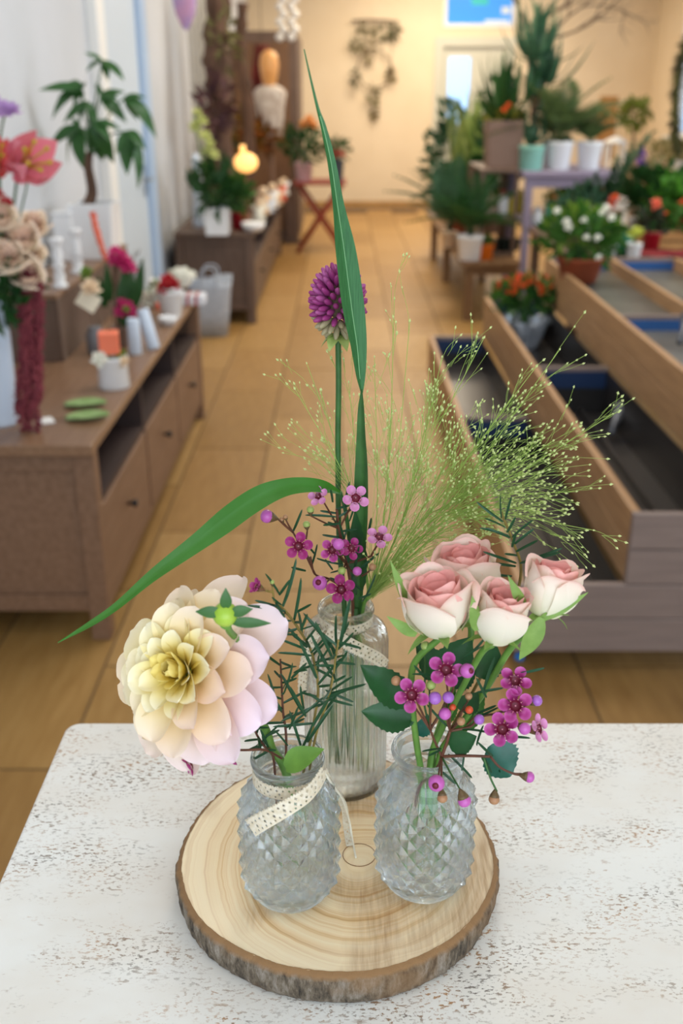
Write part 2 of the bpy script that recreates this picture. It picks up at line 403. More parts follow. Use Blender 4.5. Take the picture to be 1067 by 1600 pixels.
# liner battens
for x0, z in ((.93, .29), (.655, .138)): box('batten', (x0, x0 + .012, Y0 + bt, 3.75, z - .002, z + .018), M_liner, pl)
def scoop(loc, rz, label, c):
    t = thing('watering_can_rose', label, 'watering spout', loc)
    m = MB().lathe([(.012, 0), (.014, .06), (.03, .13), (.034, .135), (.030, .14), (0, .142)], n=16)
    link(m.mesh('spout', c), 'spout', t, Matrix.Translation(loc) @ Euler((R(62), 0, rz)).to_matrix().to_4x4())
M_zinc = pm('zinc_grey', '#77787c', 0.45, '#5c5d62', 20, metal=0.5)
scoop((.97, 3.42, .31), R(150), 'grey metal spout lying in the middle trough bay', M_zinc)
scoop((1.17, 3.40, .65), R(150), 'slim grey metal spout lying in the upper trough bay', M_zinc)

# ================================================================== COUNTER TABLE AND WOOD SLICE
TZ, T = .89, .918
def m_table():
    m = bpy.data.materials.new('speckled_cream_top'); m.use_nodes = True; t = NT(m); b = t.bsdf
    tc = t.n('ShaderNodeTexCoord')
    def noise(sc, det, stretch, rough=.6):
        mp = t.n('ShaderNodeMapping'); mp.inputs['Scale'].default_value = stretch; t.l(tc.outputs['Object'], mp.inputs[0])
        n = t.n('ShaderNodeTexNoise'); n.inputs['Scale'].default_value = sc; n.inputs['Detail'].default_value = det; n.inputs['Roughness'].default_value = rough
        t.l(mp.outputs[0], n.inputs[0]); return n.outputs[0]
    def ramp(s, a, bb, c0=(0, 0, 0, 1), c1=(1, 1, 1, 1)):
        r = t.n('ShaderNodeValToRGB'); r.color_ramp.elements[0].position = a; r.color_ramp.elements[1].position = bb
        r.color_ramp.elements[0].color = c0; r.color_ramp.elements[1].color = c1; t.l(s, r.inputs[0]); return r.outputs[0]
    def mul(a, c):
        x = t.n('ShaderNodeMath', operation='MULTIPLY'); t.l(a, x.inputs[0]); t.l(c, x.inputs[1]); return x.outputs[0]
    fine = ramp(noise(400, 3, (.5, 1.0, 1), .65), .54, .59); patch = ramp(noise(9, 6, (.7, 1.3, 1), .72), .47, .60)
    mid = ramp(noise(150, 4, (.5, 1.2, 1), .7), .57, .64); patch2 = ramp(noise(13, 5, (.6, 1.4, 1), .75), .55, .66)
    speck = t.n('ShaderNodeMath', operation='MAXIMUM'); t.l(mul(fine, patch), speck.inputs[0]); t.l(mul(mid, patch2), speck.inputs[1])
    tone = ramp(noise(26, 3, (1, 1, 1)), .40, .62, lin('#71675c'), lin('#ab7a42'))
    cloud = ramp(noise(7, 4, (.8, 1.3, 1)), .35, .68, lin('#efefeb'), lin('#e6e0d6'))
    mx = t.n('ShaderNodeMixRGB'); t.l(speck.outputs[0], mx.inputs[0]); t.l(cloud, mx.inputs[1]); t.l(tone, mx.inputs[2])
    fac = t.n('ShaderNodeMath', operation='MULTIPLY'); fac.inputs[1].default_value = .92; t.l(speck.outputs[0], fac.inputs[0]); t.l(fac.outputs[0], mx.inputs[0])
    t.l(mx.outputs[0], b.inputs['Base Color']); b.inputs['Roughness'].default_value = .45
    bp = t.n('ShaderNodeBump'); bp.inputs['Strength'].default_value = .25; bp.inputs['Distance'].default_value = .0006; bp.invert = True
    t.l(speck.outputs[0], bp.inputs['Height']); t.l(bp.outputs[0], b.inputs['Normal'])
    return m
tb = thing('counter_table', 'cream speckled counter table carrying the wood slice and vases', 'table', (.25, .45, 0))
def round_slab(x0, x1, y0, y1, z0, z1, r, n=8):
    m = MB(); pts = []
    for cx, cy, a0 in ((x1 - r, y1 - r, 0), (x0 + r, y1 - r, 90), (x0 + r, y0 + r, 180), (x1 - r, y0 + r, 270)):
        for k in range(n + 1): a = R(a0 + 90 * k / n); pts.append((cx + r * cos(a), cy + r * sin(a)))
    q = len(pts); m.add([(x, y, z0) for x, y in pts] + [(x, y, z1) for x, y in pts],
        [tuple(range(q))[::-1], tuple(range(q, 2 * q))] + [(i, (i + 1) % q, q + (i + 1) % q, q + i) for i in range(q)], False)
    return m
bevel(round_slab(-.266, .80, .12, .812, TZ - .028, TZ, .014).build('tabletop', m_table(), tb), .003, 3)
M_tleg = pm('table_leg_grey', '#8f867a', 0.5)
for xx in (-.20, .70):
    for yy in (.18, .70): box('leg', (xx, xx + .045, yy, yy + .045, 0, TZ - .028), M_tleg, tb, bev=.003)

def m_slice():
    m = bpy.data.materials.new('cut_wood_rings'); m.use_nodes = True; t = NT(m); b = t.bsdf
    tc = t.n('ShaderNodeTexCoord'); ns = t.n('ShaderNodeTexNoise'); ns.inputs['Scale'].default_value = 9; ns.inputs['Detail'].default_value = 4
    t.l(tc.outputs['Object'], ns.inputs[0])
    ad = t.n('ShaderNodeVectorMath', operation='MULTIPLY_ADD'); ad.inputs[1].default_value = (.022, .022, 0); t.l(ns.outputs['Color'], ad.inputs[0]); t.l(tc.outputs['Object'], ad.inputs[2])
    sub = t.n('ShaderNodeVectorMath', operation='SUBTRACT'); sub.inputs[1].default_value = (.028, -.002, 0); t.l(ad.outputs[0], sub.inputs[0])
    fl = t.n('ShaderNodeVectorMath', operation='MULTIPLY'); fl.inputs[1].default_value = (1, 1, 0); t.l(sub.outputs[0], fl.inputs[0])
    ln = t.n('ShaderNodeVectorMath', operation='LENGTH'); t.l(fl.outputs[0], ln.inputs[0])
    n1 = t.n('ShaderNodeTexNoise', noise_dimensions='1D'); n1.inputs['Scale'].default_value = 95; n1.inputs['Detail'].default_value = 4; n1.inputs['Roughness'].default_value = .7
    t.l(ln.outputs['Value'], n1.inputs['W'])
    r = t.n('ShaderNodeValToRGB'); el = r.color_ramp.elements; el[0].position = .28; el[1].position = .7
    el[0].color = lin('#c6935a'); el[1].color = lin('#f9e3bd'); e = el.new(.40); e.color = lin('#e3bb85'); e = el.new(.50); e.color = lin('#f2d5a8')
    t.l(n1.outputs[0], r.inputs[0])
    # pale sapwood and brown rim towards the edge
    l0 = t.n('ShaderNodeVectorMath', operation='LENGTH'); f2 = t.n('ShaderNodeVectorMath', operation='MULTIPLY'); f2.inputs[1].default_value = (1, 1, 0)
    t.l(tc.outputs['Object'], f2.inputs[0]); t.l(f2.outputs[0], l0.inputs[0])
    e1 = t.n('ShaderNodeMapRange'); e1.inputs[1].default_value = .088; e1.inputs[2].default_value = .108; t.l(l0.outputs['Value'], e1.inputs[0])
    m1 = t.n('ShaderNodeMixRGB'); m1.inputs[2].default_value = lin('#fbebca'); f = t.n('ShaderNodeMath', operation='MULTIPLY'); f.inputs[1].default_value = .6
    t.l(e1.outputs[0], f.inputs[0]); t.l(f.outputs[0], m1.inputs[0]); t.l(r.outputs[0], m1.inputs[1])
    # saw marks and brown stain patches
    mp = t.n('ShaderNodeMapping'); mp.inputs['Scale'].default_value = (30, 3, 1); mp.inputs['Rotation'].default_value = (0, 0, R(62)); t.l(tc.outputs['Object'], mp.inputs[0])
    sw = t.n('ShaderNodeTexNoise'); sw.inputs['Scale'].default_value = 14; sw.inputs['Detail'].default_value = 3; t.l(mp.outputs[0], sw.inputs[0])
    st = t.n('ShaderNodeTexNoise'); st.inputs['Scale'].default_value = 13; t.l(tc.outputs['Object'], st.inputs[0])
    sr = t.n('ShaderNodeValToRGB'); sr.color_ramp.elements[0].position = .50; sr.color_ramp.elements[1].position = .66; t.l(st.outputs[0], sr.inputs[0])
    mm = t.n('ShaderNodeMath', operation='MULTIPLY'); t.l(sw.outputs[0], mm.inputs[0]); t.l(sr.outputs[0], mm.inputs[1])
    m2 = t.n('ShaderNodeMixRGB'); m2.inputs[2].default_value = lin('#94612c'); t.l(mm.outputs[0], m2.inputs[0]); t.l(m1.outputs[0], m2.inputs[1])
    t.l(m2.outputs[0], b.inputs['Base Color']); b.inputs['Roughness'].default_value = .6
    bp = t.n('ShaderNodeBump'); bp.inputs['Strength'].default_value = .12; bp.inputs['Distance'].default_value = .0006; t.l(sw.outputs[0], bp.inputs['Height']); t.l(bp.outputs[0], b.inputs['Normal'])
    return m
SC = Vector((-.003, .6045, TZ)); SR = .1205
ws = thing('wood_slice', 'round bark edged wood slice under the three glass vases', 'tray', SC)
rs = random.Random(3)
ph = [rs.uniform(0, 6.28) for _ in range(8)]
def edge_r(a): return SR * (1 + .008 * sin(2 * a + ph[0]) + .007 * sin(3 * a + ph[1]) + .004 * sin(5 * a + ph[2]) + .0022 * sin(11 * a + ph[3]))
NA = 220
m = MB(); vs = [(0, 0, .028)]; fs = []
for j, q in enumerate((.25, .5, .75, .95, .985)):
    for i in range(NA): a = 2 * pi * i / NA; vs.append((cos(a) * (edge_r(a) - .003) * q / .985, sin(a) * (edge_r(a) - .003) * q / .985, .028))
for i in range(NA): fs.append((0, 1 + i, 1 + (i + 1) % NA))
for j in range(4):
    for i in range(NA): i2 = (i + 1) % NA; fs.append((1 + j * NA + i, 1 + j * NA + i2, 1 + (j + 1) * NA + i2, 1 + (j + 1) * NA + i)[::1])
link(m.add(vs, fs, False).mesh('cut_face', m_slice()), 'cut_face', ws, Matrix.Translation(SC))
def m_bark():
    m = bpy.data.materials.new('grey_bark'); m.use_nodes = True; t = NT(m); b = t.bsdf
    tc = t.n('ShaderNodeTexCoord'); mp = t.n('ShaderNodeMapping'); mp.inputs['Scale'].default_value = (1, 1, .3); t.l(tc.outputs['Object'], mp.inputs[0])
    n = t.n('ShaderNodeTexNoise'); n.inputs['Scale'].default_value = 130; n.inputs['Detail'].default_value = 8; n.inputs['Roughness'].default_value = .75; t.l(mp.outputs[0], n.inputs[0])
    r = t.n('ShaderNodeValToRGB'); el = r.color_ramp.elements; el[0].position = .36; el[0].color = lin('#2b231c'); el[1].position = .68; el[1].color = lin('#a0968a'); e = el.new(.5); e.color = lin('#6d604f'); t.l(n.outputs[0], r.inputs[0])
    n2 = t.n('ShaderNodeTexNoise'); n2.inputs['Scale'].default_value = 22; n2.inputs['Detail'].default_value = 4; t.l(tc.outputs['Object'], n2.inputs[0])
    r2 = t.n('ShaderNodeValToRGB'); r2.color_ramp.elements[0].position = .48; r2.color_ramp.elements[1].position = .64; t.l(n2.outputs[0], r2.inputs[0])
    # inner bark is brown near the cut face and the foot
    sx = t.n('ShaderNodeSeparateXYZ'); t.l(tc.outputs['Object'], sx.inputs[0])
    zr = t.n('ShaderNodeMapRange'); zr.inputs[1].default_value = .0225; zr.inputs[2].default_value = .0262; t.l(sx.outputs[2], zr.inputs[0])
    mxx = t.n('ShaderNodeMath', operation='MAXIMUM'); q = t.n('ShaderNodeMath', operation='MULTIPLY'); q.inputs[1].default_value = .5; t.l(r2.outputs[0], q.inputs[0])
    t.l(q.outputs[0], mxx.inputs[0]); t.l(zr.outputs[0], mxx.inputs[1])
    mx = t.n('ShaderNodeMixRGB'); mx.inputs[2].default_value = lin('#94704a'); t.l(mxx.outputs[0], mx.inputs[0]); t.l(r.outputs[0], mx.inputs[1])
    t.l(mx.outputs[0], b.inputs['Base Color']); b.inputs['Roughness'].default_value = .9
    bp = t.n('ShaderNodeBump'); bp.inputs['Strength'].default_value = .9; bp.inputs['Distance'].default_value = .002; t.l(n.outputs[0], bp.inputs['Height']); t.l(bp.outputs[0], b.inputs['Normal'])
    return m
m = MB(); vs = []; fs = []; NB = 440; zz = [.0284, .0272, .024, .019, .0135, .008, .003, .0003]
pr = [-.0034, -.0012, .0008, .0012, .0008, 0, -.0012, -.003]
for j in range(8):
    for i in range(NB):
        a = 2 * pi * i / NB; k = rs.uniform(-.0005, .0005) + .0005 * sin(31 * a + ph[4] + j * .35 + 2 * sin(5 * a)) * sin(3 * a + 1) + .0004 * sin(67 * a + ph[5] - j * .25 + 2 * sin(7 * a))
        r_ = edge_r(a) + pr[j] + (k if 1 <= j < 7 else k * .3); vs.append((r_ * cos(a), r_ * sin(a), zz[j]))
for j in range(7):
    for i in range(NB): i2 = (i + 1) % NB; fs.append((j * NB + i, (j + 1) * NB + i, (j + 1) * NB + i2, j * NB + i2))
fs.append(tuple(7 * NB + i for i in range(NB))[::-1])
link(m.add(vs, fs, True).mesh('bark', m_bark()), 'bark', ws, Matrix.Translation(SC))
kn = MB(); kc = Vector((.0135, .5985 , T + .0002)); pts = [kc + Vector((.0125 * cos(a), .0125 * sin(a) * .98, 0)) for a in [2 * pi * i / 40 for i in range(41)]]
kn.tube(pts, .0003, 5, cap=False).build('knot_ring', pm('knot_brown', '#8a5a30', 0.7), ws)

# ================================================================== GLASS VASES
G1 = glass('vase_glass', '#f8fcff', 1.5, 0.24)
G2 = glass('ribbed_vase_glass', '#fdfffe', 1.48, 0.36)
GW = glass('vase_water', '#ffffff', 1.33, 0.5)
def bridge(m, A, B, flip=False): pass
def diamond_vase(name, label, c):
    t = thing(name, label, 'vase', (c[0], c[1], T), 'diamond cut glass vases')
    N = 19; RW_ = 12; z0, z1 = .008, .091
    def rad(z):
        if z < .02: return .0292 + .0058 * sin(pi / 2 * (z - .004) / .016) if z > .004 else .0292
        if z < .074: return .0350
        q = (z - .074) / (.096 - .074); return .0350 - .0098 * (q ** 1.7)
    vs = []; fs = []; idx = {}
    for j in range(RW_ + 1):
        z = z0 + (z1 - z0) * j / RW_
        for i in range(2 * N):
            a = pi * i / N; odd = (i + j) % 2; r = rad(z) + (.0021 if odd else -.0004)
            if j in (0, RW_): r = rad(z)
            idx[(i, j)] = len(vs); vs.append((r * cos(a), r * sin(a), z))
    W = 2 * N
    for j in range(RW_):
        for i in range(W):
            i2 = (i + 1) % W
            a, b, c_, d = idx[(i, j)], idx[(i2, j)], idx[(i2, j + 1)], idx[(i, j + 1)]
            # valley corners are joined by a crease, the peaks stand on either side of it
            if (i + j) % 2 == 0: fs += [(a, b, c_), (a, c_, d)]
            else: fs += [(a, b, d), (b, c_, d)]
    sm = [False] * len(fs)
    # split every cell so that ridges run from peak to peak as well
    def ring(r, z): k = len(vs); vs.extend((r * cos(pi * i / N), r * sin(pi * i / N), z) for i in range(W)); return k
    def strip(k0, k1):
        for i in range(W): i2 = (i + 1) % W; fs.append((k0 + i, k0 + i2, k1 + i2, k1 + i)); sm.append(True)
    top = idx[(0, RW_)]; prev = top
    for r, z in ((.0262, .0935), (.0236, .098), (.0228, .104), (.0228, .109), (.0240, .111), (.0254, .113), (.0258, .1152), (.0252, .1172), (.0240, .1178), (.0226, .1170),
                 (.0214, .113), (.0208, .106), (.0212, .099), (.0240, .0935), (.0290, .086), (.0318, .076), (.0322, .060), (.0320, .03), (.0306, .0165), (.0275, .0105), (.020, .0085), (.010, .0078)):
        k = ring(r, z); strip(prev, k); prev = k
    vs.append((0, 0, .0076)); cc = len(vs) - 1
    for i in range(W): fs.append((prev + i, prev + (i + 1) % W, cc)); sm.append(True)
    b0 = idx[(0, 0)]; prev = b0
    for r, z in ((.0290, .0035), (.0268, .0008), (.0235, .0003), (.020, .0016), (.009, .0024)):
        k = ring(r, z)
        for i in range(W): i2 = (i + 1) % W; fs.append((prev + i2, prev + i, k + i, k + i2)); sm.append(True)
        prev = k
    vs.append((0, 0, .0026)); cc = len(vs) - 1
    for i in range(W): fs.append((prev + (i + 1) % W, prev + i, cc)); sm.append(True)
    g = MB(); g.v = vs; g.f = fs; g.sm = sm
    link(g.mesh('glass_body', G1), 'glass_body', t, Matrix.Translation((c[0], c[1], T)))
    w = MB().lathe([(.0, .0079), (.010, .0080), (.020, .0087), (.0277, .0107), (.0308, .0167), (.0322, .03), (.0324, .058), (.0316, .0592), (.0300, .0586), (0, .0584)], n=44)
    link(w.mesh('water', GW), 'water', t, Matrix.Translation((c[0], c[1], T)))
    return t
VL = (-.0372, .5655); VR = (.0603, .5745); VT = (.0034, .690)
vl = diamond_vase('diamond_vase', 'squat diamond cut glass vase with lace tail across its front, dahlia in it', VL)
vr = diamond_vase('diamond_vase', 'squat diamond cut glass vase holding the pink roses, without lace', VR)
vt = thing('ribbed_vase', 'tall ribbed clear glass bottle vase standing behind the two squat vases', 'vase', (VT[0], VT[1], T))
def ribbed():
    nR = 36; n = nR * 6; vs = []; fs = []
    prof = [(.0290, .0, 0), (.0320, .002, 0), (.0332, .006, 1), (.0337, .02, 1), (.0338, .12, 1), (.0337, .136, 1), (.0330, .1425, .6), (.0310, .1475, .2), (.0270, .1505, 0), (.0225, .1515, 0), (.0200, .1525, 0), (.0190, .155, 0), (.0192, .1585, 0),
            (.0218, .1605, 0), (.0226, .1635, 0), (.0218, .1665, 0), (.0204, .1678, 0), (.0186, .1668, 0), (.0168, .162, 0), (.0164, .155, 0), (.0185, .150, 0), (.025, .148, 0), (.0295, .1435, 0), (.0308, .137, 0), (.0310, .02, 0), (.0304, .010, 0), (.028, .005, 0), (.013, .0034, 0)]
    for r, z, k in prof:
        for i in range(n): a = 2 * pi * i / n; q = r + k * .0011 * (abs(cos(nR * a / 2)) - .6); vs.append((q * cos(a), q * sin(a), z))
    for j in range(len(prof) - 1):
        for i in range(n): i2 = (i + 1) % n; fs.append((j * n + i, j * n + i2, (j + 1) * n + i2, (j + 1) * n + i))
    fs.append(tuple(range(n))[::-1]); fs.append(tuple((len(prof) - 1) * n + i for i in range(n)))
    m = MB().add(vs, fs, True); return m
link(ribbed().mesh('glass_body', G2), 'glass_body', vt, Matrix.Translation((VT[0], VT[1], T)))
w = MB().lathe([(.0, .0036), (.013, .0036), (.028, .0052), (.0306, .0102), (.0312, .02), (.0312, .100), (.0304, .1012), (.029, .1006), (0, .1004)], n=60)
link(w.mesh('water', GW), 'water', vt, Matrix.Translation((VT[0], VT[1], T)))

# lace ribbons: real holes in a woven strip
M_lace = pm('cream_lace', '#f0e6d2', 0.85, '#e2d3b6', 300, trans=0.15)
def lace(name, parent, cs, ups, wid, edge=True, outs=None):
    L = [0]
    for a, b in zip(cs, cs[1:]): L.append(L[-1] + (b - a).length)
    n = int(L[-1] / .00062); nw = 16; m = MB(); vs = []; fs = []
    def samp(s):
        k = max(i for i in range(len(L)) if L[i] <= s + 1e-9); k = min(k, len(cs) - 2); f = (s - L[k]) / max(1e-9, L[k + 1] - L[k])
        return cs[k].lerp(cs[k + 1], f), ups[k].lerp(ups[k + 1], f).normalized()
    for i in range(n + 1):
        c, u = samp(L[-1] * i / n)
        scal = .0007 * abs(sin(pi * i / 7)) if edge else 0
        for j in range(nw + 1):
            f = j / nw - .5; q = f * wid + (scal * max(0, (-f) * 2) ** 4 * -1)
            vs.append(c + u * q)
    for i in range(n):
        for j in range(nw):
            p = i % 14; hole = False
            if j in (3, 4, 5) and p in (1, 2, 3): hole = not (p in (1, 3) and j in (3, 5))
            if j in (3, 4, 5) and p in (8, 9, 10): hole = not (p in (8, 10) and j in (3, 5))
            if j in (7, 8, 9, 10) and p in (4, 5, 6): hole = not (p in (4, 6) and j in (7, 10))
            if j in (12, 13) and p in (0, 1, 7, 8): hole = True
            if j == 0 and i % 3 == 0: hole = True
            if not hole: fs.append((i * (nw + 1) + j, (i + 1) * (nw + 1) + j, (i + 1) * (nw + 1) + j + 1, i * (nw + 1) + j + 1))
    o = m.add(vs, fs, True).build(name, M_lace, parent)
    s = o.modifiers.new('thick', 'SOLIDIFY'); s.thickness = .0005; s.offset = 1.0
    return o
def ring_pts(c, r0, z, a0, a1, n=40, zt=0.0):
    return [Vector((c[0] + r0 * sin(R(a0 + (a1 - a0) * i / n)), c[1] - r0 * cos(R(a0 + (a1 - a0) * i / n)), T + z + zt * i / n)) for i in range(n + 1)]
rp = ring_pts(VL, .0247, .1035, -180, 180)
lace('lace_band', vl, rp, [Vector((0, 0, -1))] * len(rp), .0098)
def on_vase(px, py, c, r):                    # the point of the upright cylinder r about c seen there
    d = ray(px, py); ox, oy = -c[0], -c[1]; A = d.x ** 2 + d.y ** 2; B = 2 * (d.x * ox + d.y * oy); C_ = ox * ox + oy * oy - r * r
    D = max(0.0, B * B - 4 * A * C_); t = (-B - math.sqrt(D)) / (2 * A); return Vector((d.x * t, d.y * t, CAMH + d.z * t))
tl_ = [on_vase(506, 1206, VL, .031), on_vase(494, 1226, VL, .033), on_vase(478, 1243, VL, .036), on_vase(455, 1258, VL, .0375), on_vase(430, 1272, VL, .038), on_vase(408, 1284, VL, .0380), on_vase(392, 1294, VL, .0380)]
tl_ = spline(tl_, 6); ups = []
for i, p in enumerate(tl_):
    t_ = (tl_[min(i + 1, len(tl_) - 1)] - tl_[max(i - 1, 0)]).normalized(); out = Vector((p.x - VL[0], p.y - VL[1], 0)).normalized(); ups.append(t_.cross(out).normalized() * -1)
lace('lace_tail', vl, tl_, ups, .0125)
M_cord = pm('cream_cord', '#efe5cf', 0.85)
MB().tube(spline([Vector(q) for q in (Z(507, 1207, 1.018), Z(520, 1228, 1.0), Z(536, 1252, .965), Z(546, 1285, .93), Z(551, 1315, T + .0012), Z(556, 1340, T + .0008))], 6), .0009, 6).build('lace_cord', M_cord, vl)
t2 = spline([Z(506, 1204, 1.02), Z(516, 1224, 1.0), Z(529, 1243, .975), Z(538, 1262, .95), Z(541, 1290, .925), Z(546, 1322, T + .001)], 6)
lace('lace_tail', vl, t2, [Vector((.75, .1, .65 - .02 * i)).normalized() for i in range(len(t2))], .0052, False)
rp = ring_pts(VT, .0208, .1552, -180, 180)
lace('lace_band', vt, rp, [Vector((0, 0, -1))] * len(rp), .0085)
t3 = spline([on_vase(512, 985, VT, .0275), on_vase(540, 1003, VT, .033), on_vase(565, 1016, VT, .0352), on_vase(590, 1029, VT, .0358), on_vase(603, 1040, VT, .0358)], 6)
lace('lace_tail', vt, t3, [Vector((.42, .1, .9)).normalized()] * len(t3), .0105)
t3 = spline([on_vase(500, 985, VT, .0275), on_vase(487, 1003, VT, .034), on_vase(478, 1030, VT, .0358), on_vase(474, 1060, VT, .0358), on_vase(474, 1085, VT, .0358)], 6)
lace('lace_tail', vt, t3, [Vector((.9, -.25, .3)).normalized()] * len(t3), .0085)

# ================================================================== FLOWERS IN THE VASES
M_dahlia = pm('dahlia_petal', '#f3e3dc', 0.5, vcol=True, trans=0.2)
M_rose = pm('rose_petal', '#f6d8cc', 0.5, vcol=True, trans=0.25)
M_wax = pm('waxflower_petal', '#b8388e', 0.42, vcol=True, trans=0.15, spec=.5)
M_waxc = pm('waxflower_centre', '#5e0f26', 0.35, '#7a1a33', 400)
M_budp = pm('bud_pink', '#c565b4', 0.35, '#b24f9e', 120, spec=.5)
M_budl = pm('bud_lilac', '#a86cc0', 0.35, '#9a55ae', 120, spec=.5)
M_budt = pm('bud_tan', '#b58a63', 0.4, '#9c6b4a', 150)
M_budg = pm('bud_green', '#a9b86a', 0.4, '#8fa14f', 150)
M_budo = pm('bud_orange', '#d2552c', 0.4, '#b9401f', 150)
M_stem = pm('stem_green', '#6f9a40', 0.45, '#5b8534', 60, trans=.1)
M_stemd = pm('stem_dark_green', '#3d6a30', 0.45, '#2e5526', 60)
M_brst = pm('stem_brown', '#6b3f2a', 0.55, '#55301f', 90)
M_yst = pm('stem_ochre', '#8f7a3a', 0.55, '#70602c', 90)
M_need = pm('needle_leaf', '#23512f', 0.4, '#1b4026', 90, trans=0.12)
M_needl = pm('needle_leaf_light', '#3f7040', 0.4, '#2f5c33', 90, trans=0.15)
M_rleaf = pm('rose_leaf', '#24562a', 0.4, '#1a4520', 60, trans=0.12, spec=.5)
M_tleaf = pm('teal_leaf', '#1f6553', 0.4, '#1a5544', 60, trans=0.12, spec=.5)
M_sepal = pm('sepal_green', '#8fb05a', 0.5, '#7a9c48', 90, trans=0.25)
M_blade = pm('reed_blade', '#3f7a45', 0.42, '#2f6638', 5, stretch=(260, 260, 3), trans=0.22, bump=.15, bscale=6)
M_blade2 = pm('reed_blade_bent', '#3f7c2b', 0.4, '#39741f', 40, trans=0.25)
M_mid = pm('blade_midrib', '#7fb07c', 0.45)
M_hair = pm('panic_grass_green', '#b0cc68', 0.5, trans=0.25)
M_seed = pm('panic_grass_seed', '#d2dd94', 0.5, trans=0.25)

# ---- dahlia
def petal_mesh(name, L, W, f0, f1, rho, z0, cols, mat, cup=.35, nu=8, nv=14, tip=.04, wav=0.0, sd=0, w0=.30):
    c0, c1, c2 = cols; rr = random.Random(sd); m = MB(); vs = []; cl = []; fs = []
    vv = [1 - (1 - k / nv) ** 1.5 for k in range(nv + 1)]; r, z = rho, z0; pos = [(r, z, f0)]
    for k in range(nv):
        dv = vv[k + 1] - vv[k]; f = R(f0 + (f1 - f0) * (vv[k] + vv[k + 1]) / 2); r += cos(f) * L * dv; z += sin(f) * L * dv; pos.append((r, z, f0 + (f1 - f0) * vv[k + 1]))
    p1, p2, tw = rr.uniform(0, 6), rr.uniform(.7, 1.3), rr.uniform(-.18, .18)
    for k in range(nv + 1):
        v = vv[k]; q = min(1, v / .62); w = W * (w0 + (1 - w0) * q * q * (3 - 2 * q)) if v < .62 else W * max(.03, 1 - ((v - .62) / .38) ** 2.4) ** .5
        r_, z_, f = pos[k]; nx, nz = -sin(R(f)), cos(R(f))
        for j in range(nu + 1):
            u = j / nu * 2 - 1; h = cup * w * (u * u) * (1.25 - .5 * v) + wav * W * sin(3 * u + 5 * v * p2 + p1) * v + .05 * W * cos(u * 9.4) * (1 - v) + tw * u * w * v
            sh = -tip * L * .16 * u * u * v ** 4
            vs.append((r_ + nx * h + sh * cos(R(f)), u * w, z_ + nz * h + sh * sin(R(f))))
            t = v + .06 * abs(u); cl.append(mixc(c0, c1, min(1, t / .5)) if t < .5 else mixc(c1, c2, min(1, (t - .5) / .5)))
    q = nu + 1
    for k in range(nv):
        for j in range(nu): fs.append((k * q + j, k * q + j + 1, (k + 1) * q + j + 1, (k + 1) * q + j))
    return m.add(vs, fs, True, cl).mesh(name, mat)
def C3(h): return list(lin(h)[:3])
dc = P(298, 1050, .548); dax = (TOCAM(dc) + Vector((-.80, -.05, .16))).normalized()
dh = thing('dahlia', 'large pale yellow and blush dahlia leaning out of the squat vase', 'flower', (VL[0], VL[1], T + .02))
DM = frame(dc, dax, (0, 0, 1))
rings = [(8, .064, .0172, 4, -26, .005, -.008), (8, .060, .0168, 12, -18, .005, -.004), (9, .053, .0150, 22, -6, .005, -.001), (9, .045, .0128, 33, 6, .004, .002),
         (9, .037, .0104, 44, 18, .004, .004), (8, .030, .0082, 54, 36, .004, .006), (8, .0235, .0060, 62, 70, .003, .007), (8, .0185, .0046, 70, 108, .003, .008), (7, .014, .0036, 78, 130, .002, .008), (5, .010, .0030, 86, 140, .0012, .008)]
pinkc, lil, crm, yel, pea, wht = C3('#f6d7d3'), C3('#f1dcec'), C3('#fbf0b4'), C3('#f2d95c'), C3('#f8dcb4'), C3('#fdf6e6')
for k, (n, L, W, f0, f1, rho, z0) in enumerate(rings):
    for i in range(n):
        a = 2 * pi * (i + .5 * (k % 2) + .13 * k) / n + rnd.uniform(-.10, .10)
        d_ = (DM.to_3x3() @ Vector((cos(a), sin(a), 0))); right = max(0, min(1, .40 + .62 * d_.x - .25 * d_.z))
        if k < 2: cols = (mixc(yel, pea, right), mixc(crm, pinkc, right), mixc(mixc(crm, pinkc, .55), lil, right))
        elif k < 4: cols = (yel, mixc(mixc(yel, crm, .5), pea, right), mixc(mixc(crm, wht, .4), pinkc, .2 + .65 * right))
        elif k < 6: cols = (mixc(yel, C3('#e2c850'), .4), mixc(yel, crm, .3), mixc(crm, wht, .6))
        else: cols = (C3('#dcc75a'), yel, mixc(yel, crm, .55))
        s = rnd.uniform(.90, 1.10)
        me = petal_mesh('petal', L * s * .95, W * s, f0 + rnd.uniform(-8, 8), f1 + rnd.uniform(-15, 13), rho, z0, cols, M_dahlia, cup=.34 if k < 3 else .55, wav=.06, sd=k * 20 + i, w0=.34 if k < 5 else .6)
        link(me, 'petal', dh, DM @ Matrix.Rotation(a, 4, 'Z'))
link(MB().ball((0, 0, -.008), .011, 14, 8, (1, 1, .7)).mesh('calyx', M_stem), 'calyx', dh, DM)
vb = lambda c, dx, dy, z: Vector((c[0] + dx, c[1] + dy, T + z))
st = spline([dc - dax * .010, dc - dax * .032, P(408, 1128, .58), P(425, 1170, .578), P(446, 1205, .575), vb(VL, .012, .012, .03)], 8)
MB().tube(st, .0032, 8).build('stem', M_stem, dh)
